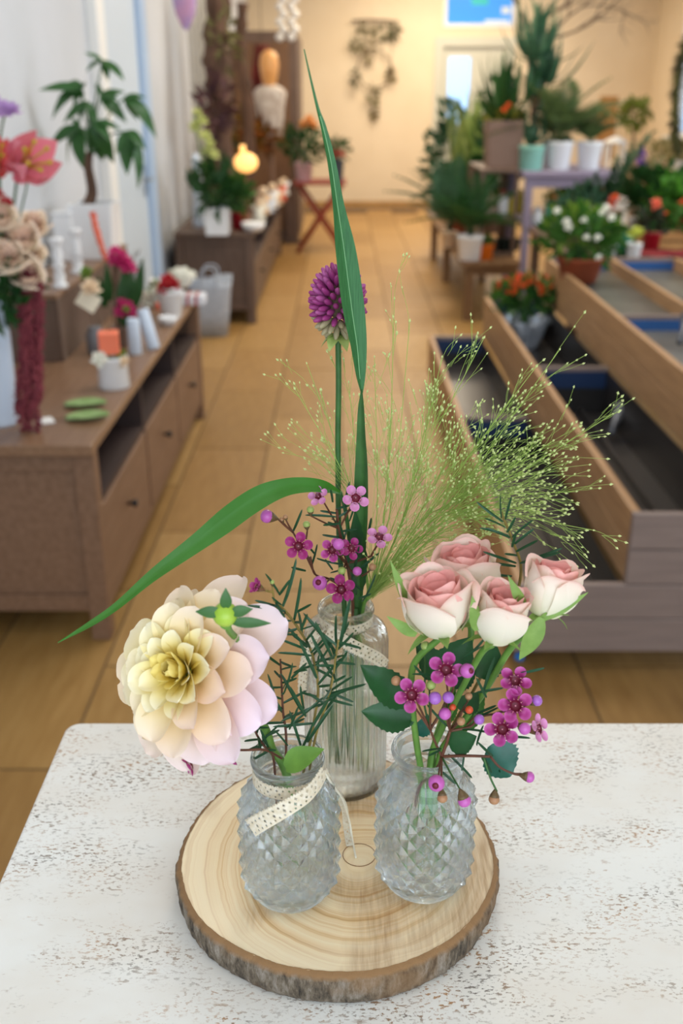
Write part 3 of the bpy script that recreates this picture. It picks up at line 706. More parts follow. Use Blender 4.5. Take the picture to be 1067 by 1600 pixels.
# side bud with its sepals
bc = P(352, 960, .515)
bud = link(MB().ball((0, 0, 0), .0076, 16, 10, (1, 1, .95)).mesh('bud', pm('dahlia_bud', '#8fb52e', .35, '#a8c548', 60)), 'bud', dh, frame(bc, TOCAM(bc) + Vector((0, .3, .9)), (0, 1, 0)))
bst = spline([bc + Vector((0, .004, -.005)), P(358, 985, .525), P(372, 1010, .55), dc - dax * .028], 6)
MB().tube(bst, [.0022] * len(bst), 6).build('bud_stem', M_stem, dh)
WO[bud] = bc; 
for px, py, dx, dz, L in ((353, 945, .05, 1, .013), (335, 957, -1, .12, .016), (368, 957, .9, .25, .013), (380, 972, 1, .05, .024), (352, 972, .1, -1, .008)):
    mm = MB().leaf((0, 0, 0), (0, 1, 0), L, .0035 if L < .02 else .0032, (0, 0, 1), .25, 6).mesh('sepal', M_stemd if L > .012 else M_stem)
    a = P(px if abs(dx) < .5 else (346 if dx < 0 else 362), py if abs(dx) > .5 else 950 if dz > 0 else 968, .512)
    d_ = Vector((dx, -.15, dz)).normalized(); n_ = TOCAM(a); x_ = d_.cross(n_).normalized(); n_ = x_.cross(d_)
    o = bpy.data.objects.new('sepal', mm); COL.objects.link(o); o.parent = dh
    o.matrix_basis = Matrix.Translation(-WO[dh]) @ (Matrix.Translation(a) @ Matrix((x_, d_, n_)).transposed().to_4x4())
# small round leaf at the mouth of the vase
a = P(446, 1200, .55); MB().leaf(a, P(497, 1165, .548) - a, .030, .0085, (0, -.5, .8), .35, 8).build('leaf', M_stem, dh)

# ---- needles and waxflowers
def needle_mesh(b, mt):
    m = MB(); vs = []; fs = []; V = (0, .06, .3, .55, .8, .94, 1.0); Wd = (.018, .036, .045, .047, .043, .030, .006)
    for v, w in zip(V, Wd):
        for s_, h in ((-1, .5), (0, 0), (1, .5)): vs.append((s_ * w, v, -b * v * v + h * w))
    for k in range(6):
        q = 3 * k; fs += [(q, q + 1, q + 4, q + 3), (q + 1, q + 2, q + 5, q + 4)]
    return m.add(vs, fs, True).mesh('needle', mt)
need = [needle_mesh(b, mt) for b, mt in ((.10, M_need), (-.12, M_need), (.22, M_need), (.08, M_needl))]
def needle(t, a, d, L, k=None, up=None):
    d = Vector(d).normalized(); n_ = up or (TOCAM(a) + jit(.5)); x_ = d.cross(n_).normalized(); n_ = x_.cross(d)
    wsc = max(.75, min(1.6, .020 / L))
    M = Matrix.Translation(a) @ Matrix((x_, d, n_)).transposed().to_4x4() @ Matrix.Diagonal((L * wsc, L, L, 1))
    return link(need[rnd.randrange(3) if k is None else k], 'needle', t, M)
def needle_px(t, a, b, y, y2=None): 
    A = P(*a, y); B = P(*b, y2 or y - .006); needle(t, A, B - A, (B - A).length)
def spray(t, path, n, Ls, start=.1, end=1.0, spread=.75, k=None):
    N = len(path) - 1
    for i in range(n):
        f = (start + (end - start) * i / max(1, n - 1)) * N; q = min(N - 1, int(f)); p = path[q].lerp(path[q + 1], f - q); d = (path[q + 1] - path[q]).normalized()
        a = i * 2.4 + rnd.uniform(-.4, .4); x = d.orthogonal().normalized(); y = d.cross(x); o = x * cos(a) + y * sin(a)
        needle(t, p, d * (1 - spread + rnd.uniform(-.15, .15)) + o * spread, rnd.uniform(*Ls), k)
def wax_petal():
    m = MB(); vs = []; fs = []; cl = []; nr, na = 4, 12; vs.append((.67, 0, .10)); cl.append(C3('#a52a7e'))
    for j in range(1, nr + 1):
        q = j / nr
        for i in range(na):
            a = 2 * pi * i / na; x = .67 + .37 * q * cos(a); y = .37 * q * sin(a); z = .10 + .18 * q * q + .10 * (x - .67)
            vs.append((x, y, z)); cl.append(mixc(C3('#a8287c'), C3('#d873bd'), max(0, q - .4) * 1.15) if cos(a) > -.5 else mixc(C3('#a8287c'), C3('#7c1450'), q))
    for i in range(na): fs.append((0, 1 + i, 1 + (i + 1) % na))
    for j in range(nr - 1):
        for i in range(na): i2 = (i + 1) % na; fs.append((1 + j * na + i, 1 + (j + 1) * na + i, 1 + (j + 1) * na + i2, 1 + j * na + i2))
    return m.add(vs, fs, True, cl).mesh('petal', M_wax)
WPET = wax_petal()
def recol(me, f):
    m2 = me.copy(); ca = m2.color_attributes['Col']
    for d in ca.data:
        c = d.color; d.color = (*f(list(c)[:3]), 1)
    return m2
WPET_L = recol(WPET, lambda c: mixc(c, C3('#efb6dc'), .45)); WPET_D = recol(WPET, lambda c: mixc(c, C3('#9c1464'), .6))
WCUP = MB().lathe([(.05, -.62), (.16, -.5), (.34, -.12), (.43, .08), (.46, .16), (.40, .17), (.32, .02), (.16, -.08), (.0, -.06)], n=14).mesh('cup', M_waxc)
mm = MB().lathe([(.035, 0), (.03, .2), (.05, .26), (0, .28)], n=6)
for i in range(10):
    a = 2 * pi * i / 10; p = [(.42 * cos(a), .42 * sin(a), .14), (.45 * cos(a), .45 * sin(a), .24), (.37 * cos(a), .37 * sin(a), .30)]
    mm.tube(p, .016, 4); mm.ball(p[2], .036, 5, 4)
WSTA = mm.mesh('stamens', pm('waxflower_stamen', '#d9899a', .5))
WCAL = MB().lathe([(.05, -.9), (.14, -.72), (.34, -.30), (.44, -.02), (.45, .05), (.40, .0), (.2, -.3), (0, -.4)], n=12).mesh('calyx', pm('waxflower_calyx', '#7d4a35', .5, '#5c5a2c', 3))
def blossom(t, p, r, d, tone=0, roll=None, open_=1.0, stem_to=None, stm=None):
    o = link(WCUP, 'blossom', t, frame(p, d, (0, 0, 1), rnd.uniform(0, 1.2) if roll is None else roll, r)); 
    for i in range(5):
        M = Matrix.Rotation(2 * pi * i / 5 + rnd.uniform(-.08, .08), 4, 'Z') @ Matrix.Rotation(-(1 - open_) * 1.1 + rnd.uniform(-.12, .08), 4, 'Y')
        c = bpy.data.objects.new('petal', (WPET, WPET_L, WPET_D)[tone]); COL.objects.link(c); c.parent = o; c.matrix_basis = M
    for nm, me in (('stamens', WSTA), ('calyx', WCAL)):
        c = bpy.data.objects.new(nm, me); COL.objects.link(c); c.parent = o
    return o
def budm(name, mat, cupc=None):
    m = MB().lathe([(.0, -.95), (.16, -.95), (.5, -.75), (.85, -.35), (.98, .05), (.93, .45), (.66, .8), (.3, .97), (0, 1)], n=14); return m.mesh('bud', mat)
BUDS = {k: budm(k, m) for k, m in (('p', M_budp), ('l', M_budl), ('t', M_budt), ('g', M_budg), ('o', M_budo))}
CALB = MB().lathe([(.12, -1.75), (.3, -1.45), (.72, -.75), (.9, -.3), (.86, -.28)], n=10)
CALB = CALB.mesh('calyx', pm('bud_calyx', '#6b5a35', .5, '#5a3f2a', 3))
POPEN = MB().lathe([(.0, -.2), (.3, -.1), (.36, .2), (.40, .24), (.1, .3)], n=10, smooth=True).mesh('opening', M_waxc)
def bud_at(t, p, r, d, k='p', cal=True, opening=False):
    o = link(BUDS[k], 'bud', t, frame(p, d, (0, 0, 1), rnd.uniform(0, 3), r))
    if cal: c = bpy.data.objects.new('calyx', CALB); COL.objects.link(c); c.parent = o
    if opening: c = bpy.data.objects.new('opening', POPEN); COL.objects.link(c); c.parent = o; c.location = (0, 0, .76)
    return o
def twig(t, pts, r0=.0011, r1=.0007, mat=None, name='twig', n=6):
    sp = spline(pts, n); N = len(sp); MB().tube(sp, [r0 + (r1 - r0) * i / (N - 1) for i in range(N)], 6).build(name, mat or M_brst, t); return sp
def face(p, x=0, y=0, z=0): return TOCAM(p) + Vector((x, y, z))

# sprig A: waxflower in the tall vase
A = thing('waxflower_sprig', 'magenta waxflower sprig in the mouth of the tall ribbed vase', 'flower', (VT[0], VT[1], T + .03), 'waxflower sprigs in the vases')
ya = .672
main = twig(A, [vb(VT, .012, .004, .04), P(552, 960, .69), P(548, 915, .682), P(540, 870, .676), P(530, 828, .674), P(526, 795, .674)], .0016, .0011)
def wf(t, px, py, y, rp, d, tone, frm=None, mat=None, **kw):
    p = P(px, py, y); r = px2m(rp, y, p.z); b = blossom(t, p, r, Vector(d) + TOCAM(p), tone, **kw)
    if frm is not None:
        dd = (Vector(d) + TOCAM(p)).normalized(); q = p - dd * r * .85; twig(t, [Vector(frm), (Vector(frm) + q) / 2 + Vector((0, .002, -.001)), q], .0008, .0007, mat, 'stalk', 4)
    return p
def wb(t, px, py, y, rp, d, k='p', frm=None, mat=None, opening=False, cal=True):
    p = P(px, py, y); r = px2m(rp, y, p.z); dd = Vector(d).normalized(); bud_at(t, p, r, dd, k, cal, opening)
    if frm is not None: q = p - dd * r * 1.6; twig(t, [Vector(frm), (Vector(frm) + q) / 2 + Vector((0, .001, -.001)), q], .0008, .0006, mat, 'stalk', 4)
n1 = P(530, 826, .674); n2 = P(492, 897, .668); n3 = P(540, 880, .672); n4 = P(458, 832, .662)
twig(A, [P(547, 925, .684), P(515, 905, .672), n2, P(485, 870, .664)], .001, .0008)
twig(A, [n2, P(475, 862, .662), n4], .0009, .0007)
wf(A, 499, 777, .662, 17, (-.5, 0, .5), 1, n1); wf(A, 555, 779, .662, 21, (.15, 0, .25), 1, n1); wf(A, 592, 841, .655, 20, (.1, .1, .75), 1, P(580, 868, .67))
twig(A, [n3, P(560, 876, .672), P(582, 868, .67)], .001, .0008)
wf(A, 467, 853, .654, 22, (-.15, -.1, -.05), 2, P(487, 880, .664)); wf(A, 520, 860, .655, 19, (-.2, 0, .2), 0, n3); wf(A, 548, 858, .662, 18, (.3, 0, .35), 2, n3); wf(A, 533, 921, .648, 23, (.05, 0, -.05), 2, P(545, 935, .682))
wb(A, 418, 807, .652, 11, (-.8, -.3, .35), 'p', n4); wb(A, 529, 851, .640, 9.5, (0, -.5, .8), 'p', n3, cal=True); wb(A, 500, 911, .650, 12, (-.2, -.8, .5), 'p', P(515, 905, .672), opening=True)
wb(A, 534, 892, .652, 6.5, (0, -.5, .8), 'g', n3); wb(A, 558, 893, .652, 7.5, (.1, -.4, .9), 'p', n3); wb(A, 582, 886, .652, 6, (.3, -.3, .6), 't', P(565, 900, .675))
wb(A, 485, 797, .664, 6, (0, 0, 1), 'g', n1); wb(A, 479, 820, .664, 6, (-.1, 0, 1), 'g', P(478, 842, .662)); wb(A, 440, 812, .66, 4, (-.5, 0, 1), 't', n4); wb(A, 446, 808, .66, 4, (-.2, 0, 1), 't', n4)
for a, b in (((457, 832), (471, 802)), ((525, 808), (480, 802)), ((530, 818), (503, 820)), ((487, 885), (500, 848)), ((478, 892), (453, 886)), ((495, 872), (535, 886)), ((508, 874), (520, 892)), ((545, 815), (562, 770)), ((575, 835), (582, 806)),
             ((550, 900), (590, 865)), ((560, 935), (577, 930)), ((520, 785), (518, 762)), ((538, 800), (541, 758)), ((493, 868), (478, 848)), ((540, 850), (530, 810)), ((545, 880), (536, 850)), ((550, 905), (566, 850)), ((565, 940), (590, 905))):
    needle_px(A, a, b, .668)
spray(A, main, 16, (.012, .02), .35, 1.0)

# sprig B: bare needle sprigs and dark flowers in the left vase
B = thing('waxflower_sprig', 'needle leaved green sprig in the dahlia vase with few dark flowers', 'flower', (VL[0], VL[1], T + .03), 'waxflower sprigs in the vases')
b1 = twig(B, [vb(VL, -.004, .004, .03), P(478, 1190, .572), P(490, 1130, .575), P(497, 1075, .578), P(487, 1020, .575), P(468, 985, .57), P(446, 955, .565), P(428, 938, .56)], .0011, .0008, M_yst)
b2 = twig(B, [vb(VL, -.008, .006, .03), P(447, 1170, .575), P(442, 1110, .58), P(440, 1070, .582), P(438, 1030, .582)], .0011, .0007)
b3 = twig(B, [vb(VL, .006, .006, .03), P(490, 1165, .572), P(510, 1100, .565), P(520, 1060, .56), P(524, 1030, .558), P(529, 1000, .556)], .0010, .0007, M_yst)
b4 = twig(B, [vb(VL, -.01, .008, .03), P(428, 1190, .572), P(412, 1165, .575), P(398, 1140, .575), P(395, 1105, .578)], .0010, .0007)
b5 = twig(B, [P(440, 1185, .57), P(415, 1172, .562), P(385, 1172, .556), P(365, 1172, .55)], .0009, .0008)
for a, b in (((446, 955), (388, 945)), ((440, 950), (400, 938)), ((455, 970), (398, 963)), ((462, 985), (400, 980)), ((465, 992), (427, 992)), ((440, 950), (467, 885)), ((458, 972), (473, 908)), ((460, 958), (490, 944)), ((465, 985), (500, 970)),
             ((437, 930), (418, 897)), ((436, 930), (450, 910)), ((440, 945), (425, 935)), ((470, 985), (481, 955)), ((480, 1012), (452, 983)), ((478, 1015), (443, 1000)), ((487, 1025), (438, 1017)), ((492, 1035), (540, 1020)), ((495, 1060), (470, 1005)),
             ((497, 1070), (530, 1030)), ((492, 1040), (520, 1008)), ((485, 1020), (506, 1000)), ((478, 1000), (492, 985)), ((520, 1030), (495, 975)), ((525, 1020), (482, 964)), ((527, 1018), (522, 965)), ((531, 1010), (545, 940)), ((529, 1005), (545, 966)), ((520, 1055), (485, 995)),
             ((515, 1080), (552, 1052)), ((512, 1085), (575, 1070)), ((508, 1078), (552, 1098)), ((505, 1092), (545, 1076)), ((505, 1090), (460, 1130)), ((500, 1100), (440, 1128)), ((480, 1160), (512, 1110)), ((470, 1110), (445, 1060)), ((475, 1108), (468, 1075)), ((440, 1105), (405, 1115)),
             ((478, 1120), (447, 1068)), ((462, 1050), (476, 1046)), ((455, 1060), (475, 1040)), ((442, 1085), (460, 1040)), ((440, 1110), (420, 1080)), ((430, 1100), (425, 1060)), ((490, 1130), (425, 1135)), ((405, 1140), (395, 1090)), ((402, 1165), (388, 1172)), ((410, 1172), (430, 1172)),
             ((452, 1140), (470, 1100)), ((450, 1165), (430, 1135)), ((470, 1165), (455, 1120)), ((488, 1135), (515, 1085)), ((465, 1180), (490, 1140)), ((415, 1150), (440, 1140))):
    needle_px(B, a, b, .560 + rnd.uniform(0, .014))
for pth in (b1, b2, b3, b4): spray(B, pth, 16, (.010, .02), .35, .98)
wf(B, 404, 918, .552, 15, (-1.4, .3, .6), 2, P(425, 925, .56), M_yst, open_=.75); wf(B, 360, 1183, .530, 16, (-.3, .3, -1.2), 2, P(370, 1172, .55), open_=.8); wf(B, 300, 1194, .535, 18, (-.9, .3, -.9), 2, P(365, 1173, .552), open_=.75)
wb(B, 425, 910, .56, 4, (0, 0, 1), 'g', P(428, 938, .56), M_yst)

# ---- spray roses
def rose_petal(t, i, n, sd):
    rr = random.Random(sd * 50 + i); m = MB(); nu, nv = 12, 12; vs = []; fs = []; cl = []
    rad = .13 + .36 * t ** .85; A_ = R(74 - 14 * t) if t > .3 else R(115); H_ = .80 + .16 * t ** .5 - .05 * rr.random(); roll = .02 + .24 * max(0, t - .3) * rr.uniform(.7, 1.3)
    crm_, bl, pk, gr = C3('#faf3de'), C3('#fbe3d6'), C3('#f9b5ad'), C3('#e8ebb8'); deep = C3('#f09a92')
    ph_ = rr.uniform(0, 6)
    for k in range(nv + 1):
        v = k / nv; bulge = .42 + .62 * sin(pi * min(1, .08 + v * .72)) if t > .35 else .45 + .55 * v ** .6
        for j in range(nu + 1):
            u = j / nu * 2 - 1; edge = 1 - .24 * abs(u) ** 2.6 + .035 * sin(4.5 * u + ph_)
            r_ = rad * bulge * (1 + (1 - v) * .0) + (.012 + .03 * t) * sin(3.4 * u + ph_) * v * v; zz_ = v * H_ * edge
            if v > .72: q = (v - .72) / .28; r_ += roll * q ** 1.6; zz_ -= roll * .65 * q ** 2.2
            a = u * A_ * (1 - .12 * v); r_ *= 1 + .10 * u * (1 if t < .5 else .5) + (.085 * t * u * u * min(1, v * 1.6) if t > .4 else 0)
            vs.append((r_ * cos(a), r_ * sin(a), zz_))
            g = max(0, 1 - v / .3) * .55
            if t > .62: c = mixc(mixc(crm_, bl, max(0, (v - .4) / .6) * .9), pk, max(0, (v - .80) / .2) * .55)
            elif t > .3: c = mixc(bl, pk, .35 + .5 * v)
            else: c = mixc(pk, deep, .55 * (1 - v) + .15)
            cl.append(mixc(c, gr, g))
    q = nu + 1
    for k in range(nv):
        for j in range(nu): fs.append((k * q + j, k * q + j + 1, (k + 1) * q + j + 1, (k + 1) * q + j))
    return m.add(vs, fs, True, cl).mesh('petal', M_rose)
def rose(label, px, py, y, wpx, axis, stem, hfac=1.0, n=17, sd=1, roll0=0.0, seps=5):
    c = P(px, py, y); S_ = px2m(wpx, y, c.z); ax = Vector(axis).normalized(); M = frame(c - ax * S_ * .46 * hfac, ax, (0, 1, 0), roll0, S_, S_ * hfac)
    t = thing('spray_rose', label, 'flower', (VR[0], VR[1], T + .02), 'pink spray roses in the squat vase')
    for i in range(n):
        tt = (i + .35) / n; link(rose_petal(tt, i, n, sd), 'petal', t, M @ Matrix.Rotation(i * 2.39996 + sd, 4, 'Z') @ Matrix.Rotation(rnd.uniform(-.06, .06), 4, 'Y'))
    link(MB().lathe([(.02, -.16), (.075, -.13), (.10, -.06), (.14, 0), (.10, .04)], n=14).mesh('calyx', M_sepal), 'calyx', t, M)
    for i in range(seps):
        a = 2 * pi * i / seps + sd; d = Vector((cos(a), sin(a), -.15 + .7 * ((i * 7 + sd) % 3) / 2))
        lf = MB().leaf((cos(a) * .1, sin(a) * .1, -.02), d, .52, .075, (0, 0, 1), .05 if i % 2 else .35, 8)
        link(lf.mesh('sepal', M_sepal), 'sepal', t, M)
    b = c - ax * S_ * (.46 * hfac + .14 * hfac)
    sp = spline([b] + [Vector(q) for q in stem], 8); MB().tube(sp, .0023, 8).build('stem', M_stem, t)
    return t, S_
foot = lambda dx, dy, z=.02: Vector((VR[0] + dx, VR[1] + dy, T + z))
r1, _ = rose('wide open blush rose at the front of the squat vase, cream below', 685, 942, .556, 112, (-.12, -.04, 1), [P(646, 1040, .560), P(645, 1110, .562), P(652, 1170, .565), P(658, 1215, .568), foot(.0, -.004)], .92, 20, 1)
r2, _ = rose('pink rose set highest and behind the other roses', 726, 898, .600, 108, (-.08, .0, 1), [P(735, 1000, .595), P(700, 1100, .585), P(676, 1180, .578), foot(.002, .006)], 1.05, 20, 2)
r3, _ = rose('narrow peach pink rose between the wide one and the tilted one', 783, 958, .548, 86, (.16, -.10, 1), [P(752, 1020, .556), P(722, 1075, .565), P(690, 1140, .572), P(672, 1195, .573), foot(.004, .0)], 1.18, 20, 3)
r4, _ = rose('pale cream rose tilted away at the outer side of the bunch', 861, 917, .560, 92, (.20, .10, 1), [P(800, 1010, .566), P(760, 1075, .57), P(715, 1140, .574), P(685, 1190, .575), foot(.008, .004)], 1.05, 20, 4, seps=5)
for px, py, qx, qy, L, w, y, t in ((640, 950, 616, 892, .036, .003, .56, r1), (650, 992, 608, 968, .024, .0036, .55, r1), (820, 955, 798, 905, .028, .0034, .545, r3), (842, 968, 912, 936, .036, .0032, .548, r4), (846, 965, 822, 1020, .034, .006, .546, r4), (745, 985, 741, 945, .026, .004, .542, r3)):
    a = P(px, py, y); MB().leaf(a, P(qx, qy, y - .006) - a, L, w, (0, -1, .3), .25, 8).build('sepal', M_sepal, t)
def rleaf(t, a, b, wpx, y, y2, mat, nm=(.1, -.9, .6), bend=.12):       # a toothed rose leaf
    A_ = P(*a, y); B_ = P(*b, y2); d = (B_ - A_); L = d.length; d.normalize(); n_ = Vector(nm); sd = d.cross(n_).normalized(); up = sd.cross(d); w = px2m(wpx, y, A_.z)
    m = MB(); vs = []; fs = []; N = 18
    for k in range(N + 1):
        q = k / N; hw = w * sin(pi * (.03 + .97 * q ** .85)) ** .8 * (1 + (.07 if k % 2 else -.04)) if k < N else .0002; c = A_ + d * L * q - up * bend * L * q * q
        for u in (-1, -.5, 0, .5, 1): vs.append(c + sd * hw * u + up * (abs(u) * hw * .28 + .0006 * (k % 2) * abs(u)))
    for k in range(N):
        for j in range(4): fs.append((k * 5 + j, k * 5 + j + 1, k * 5 + j + 6, k * 5 + j + 5))
    m.add(vs, fs, True).build('leaf', mat, t)
rleaf(r1, (638, 1100), (570, 1043), 26, .562, .552, M_rleaf); rleaf(r1, (642, 1125), (569, 1112), 24, .560, .550, M_rleaf); rleaf(r1, (640, 1112), (628, 1140), 12, .564, .56, M_rleaf)
rleaf(r3, (690, 1060), (655, 1008), 22, .580, .572, M_rleaf); rleaf(r3, (690, 1055), (735, 1000), 28, .580, .575, M_rleaf); rleaf(r3, (705, 1070), (742, 1040), 20, .582, .575, M_rleaf); rleaf(r2, (752, 1060), (775, 1012), 22, .585, .58, M_rleaf)
rleaf(r2, (702, 1165), (742, 1152), 20, .560, .552, M_rleaf); rleaf(r4, (765, 1165), (800, 1214), 32, .562, .552, M_tleaf, (.3, -.9, .5)); rleaf(r4, (655, 1150), (668, 1120), 14, .57, .565, M_tleaf); rleaf(r3, (720, 1110), (745, 1085), 18, .574, .566, M_rleaf)
for a, b in (((700, 1130), (712, 1085)), ((715, 1150), (740, 1105)), ((735, 1140), (757, 1085))):
    rleaf(r4, a, b, 9, .575, .57, M_gB)

# sprig C: waxflower in the right vase
Cc = thing('waxflower_sprig', 'magenta waxflower sprig with hanging buds, below the pink roses', 'flower', (VR[0], VR[1], T + .03), 'waxflower sprigs in the vases')
k0 = P(690, 1182, .556)
twig(Cc, [foot(-.01, -.008, .05), P(655, 1230, .562), P(683, 1200, .558), k0], .0012, .0012)
k1 = P(703, 1142, .556); k2 = P(672, 1140, .556); k3 = P(766, 1182, .546); k4 = P(722, 1110, .556); k5 = P(750, 1120, .556)
twig(Cc, [k0, P(698, 1160, .556), k1], .0012, .001); twig(Cc, [k1, P(716, 1125, .556), k4], .001, .0008); twig(Cc, [k0, P(680, 1160, .557), k2], .0010, .0008); twig(Cc, [k0, P(725, 1181, .55), k3], .0011, .0009)
twig(Cc, [k3, P(780, 1198, .542), P(800, 1208, .54), P(815, 1209, .54)], .0009, .0007); twig(Cc, [P(755, 1182, .548), P(766, 1215, .543), P(776, 1236, .54)], .0008, .0007, M_stemd); twig(Cc, [k1, P(735, 1135, .556), k5, P(780, 1115, .555)], .001, .0008)
wf(Cc, 644, 1086, .540, 27, (-.12, 0, .02), 0, k2); wf(Cc, 697, 1047, .544, 28, (.02, 0, .05), 0, P(700, 1085, .56)); twig(Cc, [k2, P(690, 1110, .556), P(700, 1085, .56)], .001, .0008)
wf(Cc, 804, 1066, .552, 25, (.15, .1, .45), 0, P(790, 1110, .556)); wf(Cc, 805, 1103, .542, 27, (.05, 0, .05), 0, P(790, 1115, .556)); wf(Cc, 785, 1140, .536, 27, (-.05, 0, .1), 0, P(775, 1120, .555)); wf(Cc, 838, 1139, .540, 23, (1.1, .2, .1), 1, P(800, 1130, .552))
twig(Cc, [P(772, 1116, .555), P(790, 1112, .556), P(803, 1128, .552)], .001, .0008)
wb(Cc, 679, 1091, .538, 10.5, (.2, -.7, .6), 'l', k2); wb(Cc, 700, 1090, .538, 9.5, (.1, -.6, .7), 'l', k1); wb(Cc, 695, 1115, .538, 10, (-.1, -.9, .4), 'p', k1); wb(Cc, 748, 1124, .540, 8.5, (.4, -.8, .3), 'l', P(730, 1132, .552)); wb(Cc, 729, 1048, .540, 12, (.5, -.75, .45), 'p', P(705, 1085, .56), opening=True)
wb(Cc, 838, 1095, .545, 9, (.7, -.3, .6), 'l', P(800, 1112, .556)); wb(Cc, 819, 1138, .532, 10, (.4, -.8, .1), 'p', P(800, 1130, .552)); wb(Cc, 665, 1010, .56, 8, (0, -.3, .9), 'g', P(664, 1060, .565), M_stemd); wb(Cc, 619, 1064, .548, 8, (-.5, -.4, .7), 't', k2); wb(Cc, 673, 1071, .545, 8, (.1, -.4, .9), 'g', k2, M_stemd)
twig(Cc, [P(672, 1140, .556), P(662, 1095, .562), P(664, 1060, .565)], .0008, .0007, M_stemd)
wb(Cc, 707, 1105, .540, 5.5, (.2, -.6, .6), 'o', k1); wb(Cc, 733, 1109, .540, 6.5, (-.2, -.7, .4), 'o', k4); wb(Cc, 720, 1127, .540, 7, (0, -.7, .5), 't', k1); wb(Cc, 732, 1088, .545, 6, (0, -.2, 1), 't', k4)
wb(Cc, 682, 1223, .525, 13.5, (-.2, -.85, .25), 'p', k0, opening=True); wb(Cc, 691, 1246, .527, 8.5, (.05, -.6, -.8), 't', k0); wb(Cc, 725, 1250, .524, 11, (.35, -.35, -.85), 'p', k0, M_stemd); wb(Cc, 826, 1214, .538, 9, (1, -.2, -.1), 'p', P(800, 1208, .54)); wb(Cc, 772, 1248, .538, 9, (-.1, -.4, -.9), 't', P(776, 1236, .54), M_stemd)
for a, b in (((700, 1178), (742, 1217)), ((725, 1182), (721, 1205)), ((757, 1185), (768, 1208)), ((775, 1195), (782, 1208)), ((690, 1205), (712, 1225)), ((722, 1140), (765, 1140)), ((745, 1115), (778, 1102)), ((742, 1122), (782, 1108)), ((700, 1135), (668, 1105)), ((690, 1170), (660, 1172)), ((688, 1172), (668, 1182)),
             ((770, 1182), (748, 1162)), ((780, 1150), (828, 1152)), ((812, 1052), (850, 1045)), ((745, 1082), (785, 1075)), ((690, 1060), (650, 1048)), ((668, 1062), (648, 1042)), ((760, 1090), (740, 1055)), ((755, 1080), (770, 1020)), ((745, 1165), (752, 1135)), ((765, 1200), (752, 1185)), ((735, 1020), (760, 1000)), ((720, 1030), (752, 1005))):
    needle_px(Cc, a, b, .548 + rnd.uniform(0, .012))
# needle sprig D behind the roses
D = thing('needle_sprig', 'upright needle leaved sprig standing behind the roses', 'leaf sprig', (VR[0], VR[1], T + .03))
ds = twig(D, [foot(.008, .01, .03), P(690, 1175, .58), P(750, 1060, .592), P(800, 950, .598), P(814, 890, .60), P(803, 850, .60), P(789, 815, .60), P(783, 800, .60)], .0012, .0009, M_yst)
for a, b in (((783, 810), (776, 772)), ((789, 812), (797, 772)), ((786, 815), (748, 790)), ((790, 825), (760, 808)), ((795, 838), (756, 822)), ((797, 840), (765, 826)), ((800, 840), (830, 812)), ((804, 850), (830, 828)), ((806, 862), (842, 842)), ((812, 880), (878, 858)), ((815, 880), (878, 864)),
             ((807, 880), (757, 863)), ((806, 885), (772, 880)), ((800, 900), (757, 897)), ((800, 855), (805, 835)), ((808, 868), (790, 865)), ((792, 832), (805, 810))): needle_px(D, a, b, .597)

# ---- allium head in the tall vase
al = thing('allium', 'purple drumstick allium head on a tall thin green stem', 'flower', (VT[0], VT[1], T + .02))
hc = P(528, 472, .700); hr = px2m(43, .70, hc.z); hh = px2m(66, .70, hc.z)
MB().tube(spline([hc - Vector((0, 0, hh * .7)), P(529, 600, .70), P(528, 700, .70), P(530, 850, .697), P(538, 950, .692), vb(VT, .004, .004, .02)], 8), .0021, 8).build('stem', M_stemd, al)
M_al = [pm('allium_magenta', '#8d2c6b', .45, '#a3417f', 200), pm('allium_pink', '#b45c94', .45, '#9c4480', 200), pm('allium_green', '#8ea35c', .45, '#b78a86', 200)]
flo = [MB().lathe([(.0, -.1), (.12, 0), (.30, .25), (.40, .5), (.36, .75), (.2, .95), (0, 1.0)], n=7).mesh('floret', mt) for mt in M_al]
NF = 130
for i in range(NF):
    z = 1 - 2 * (i + .5) / NF; a = i * 2.39996; rr_ = math.sqrt(1 - z * z); d = Vector((rr_ * cos(a), rr_ * sin(a), z)); p = hc + Vector((d.x * hr * .47, d.y * hr * .47, d.z * hh * .52))
    k = 2 if z < -.62 else (1 if rnd.random() < .25 else 0); dd = Vector((d.x / hr, d.y / hr, d.z / hh)).normalized() + Vector((0, 0, .25)) + jit(.12)
    link(flo[k], 'floret', al, frame(p, dd, (0, 1, 0), 0, .0056, .0125))
link(MB().ball((0, 0, 0), 1, 14, 10).mesh('head_core', pm('allium_core', '#6b5a45', .8)), 'head_core', al, Matrix.Translation(hc) @ Matrix.Diagonal((hr * .36, hr * .36, hh * .42, 1)))
for i in range(6): a = i * 1.05; link(MB().leaf((0, 0, 0), (cos(a), sin(a), -.25), .016, .005, (0, 0, 1), .4, 5).mesh('bract', M_budg), 'bract', al, Matrix.Translation(hc - Vector((0, 0, hh * .78))))

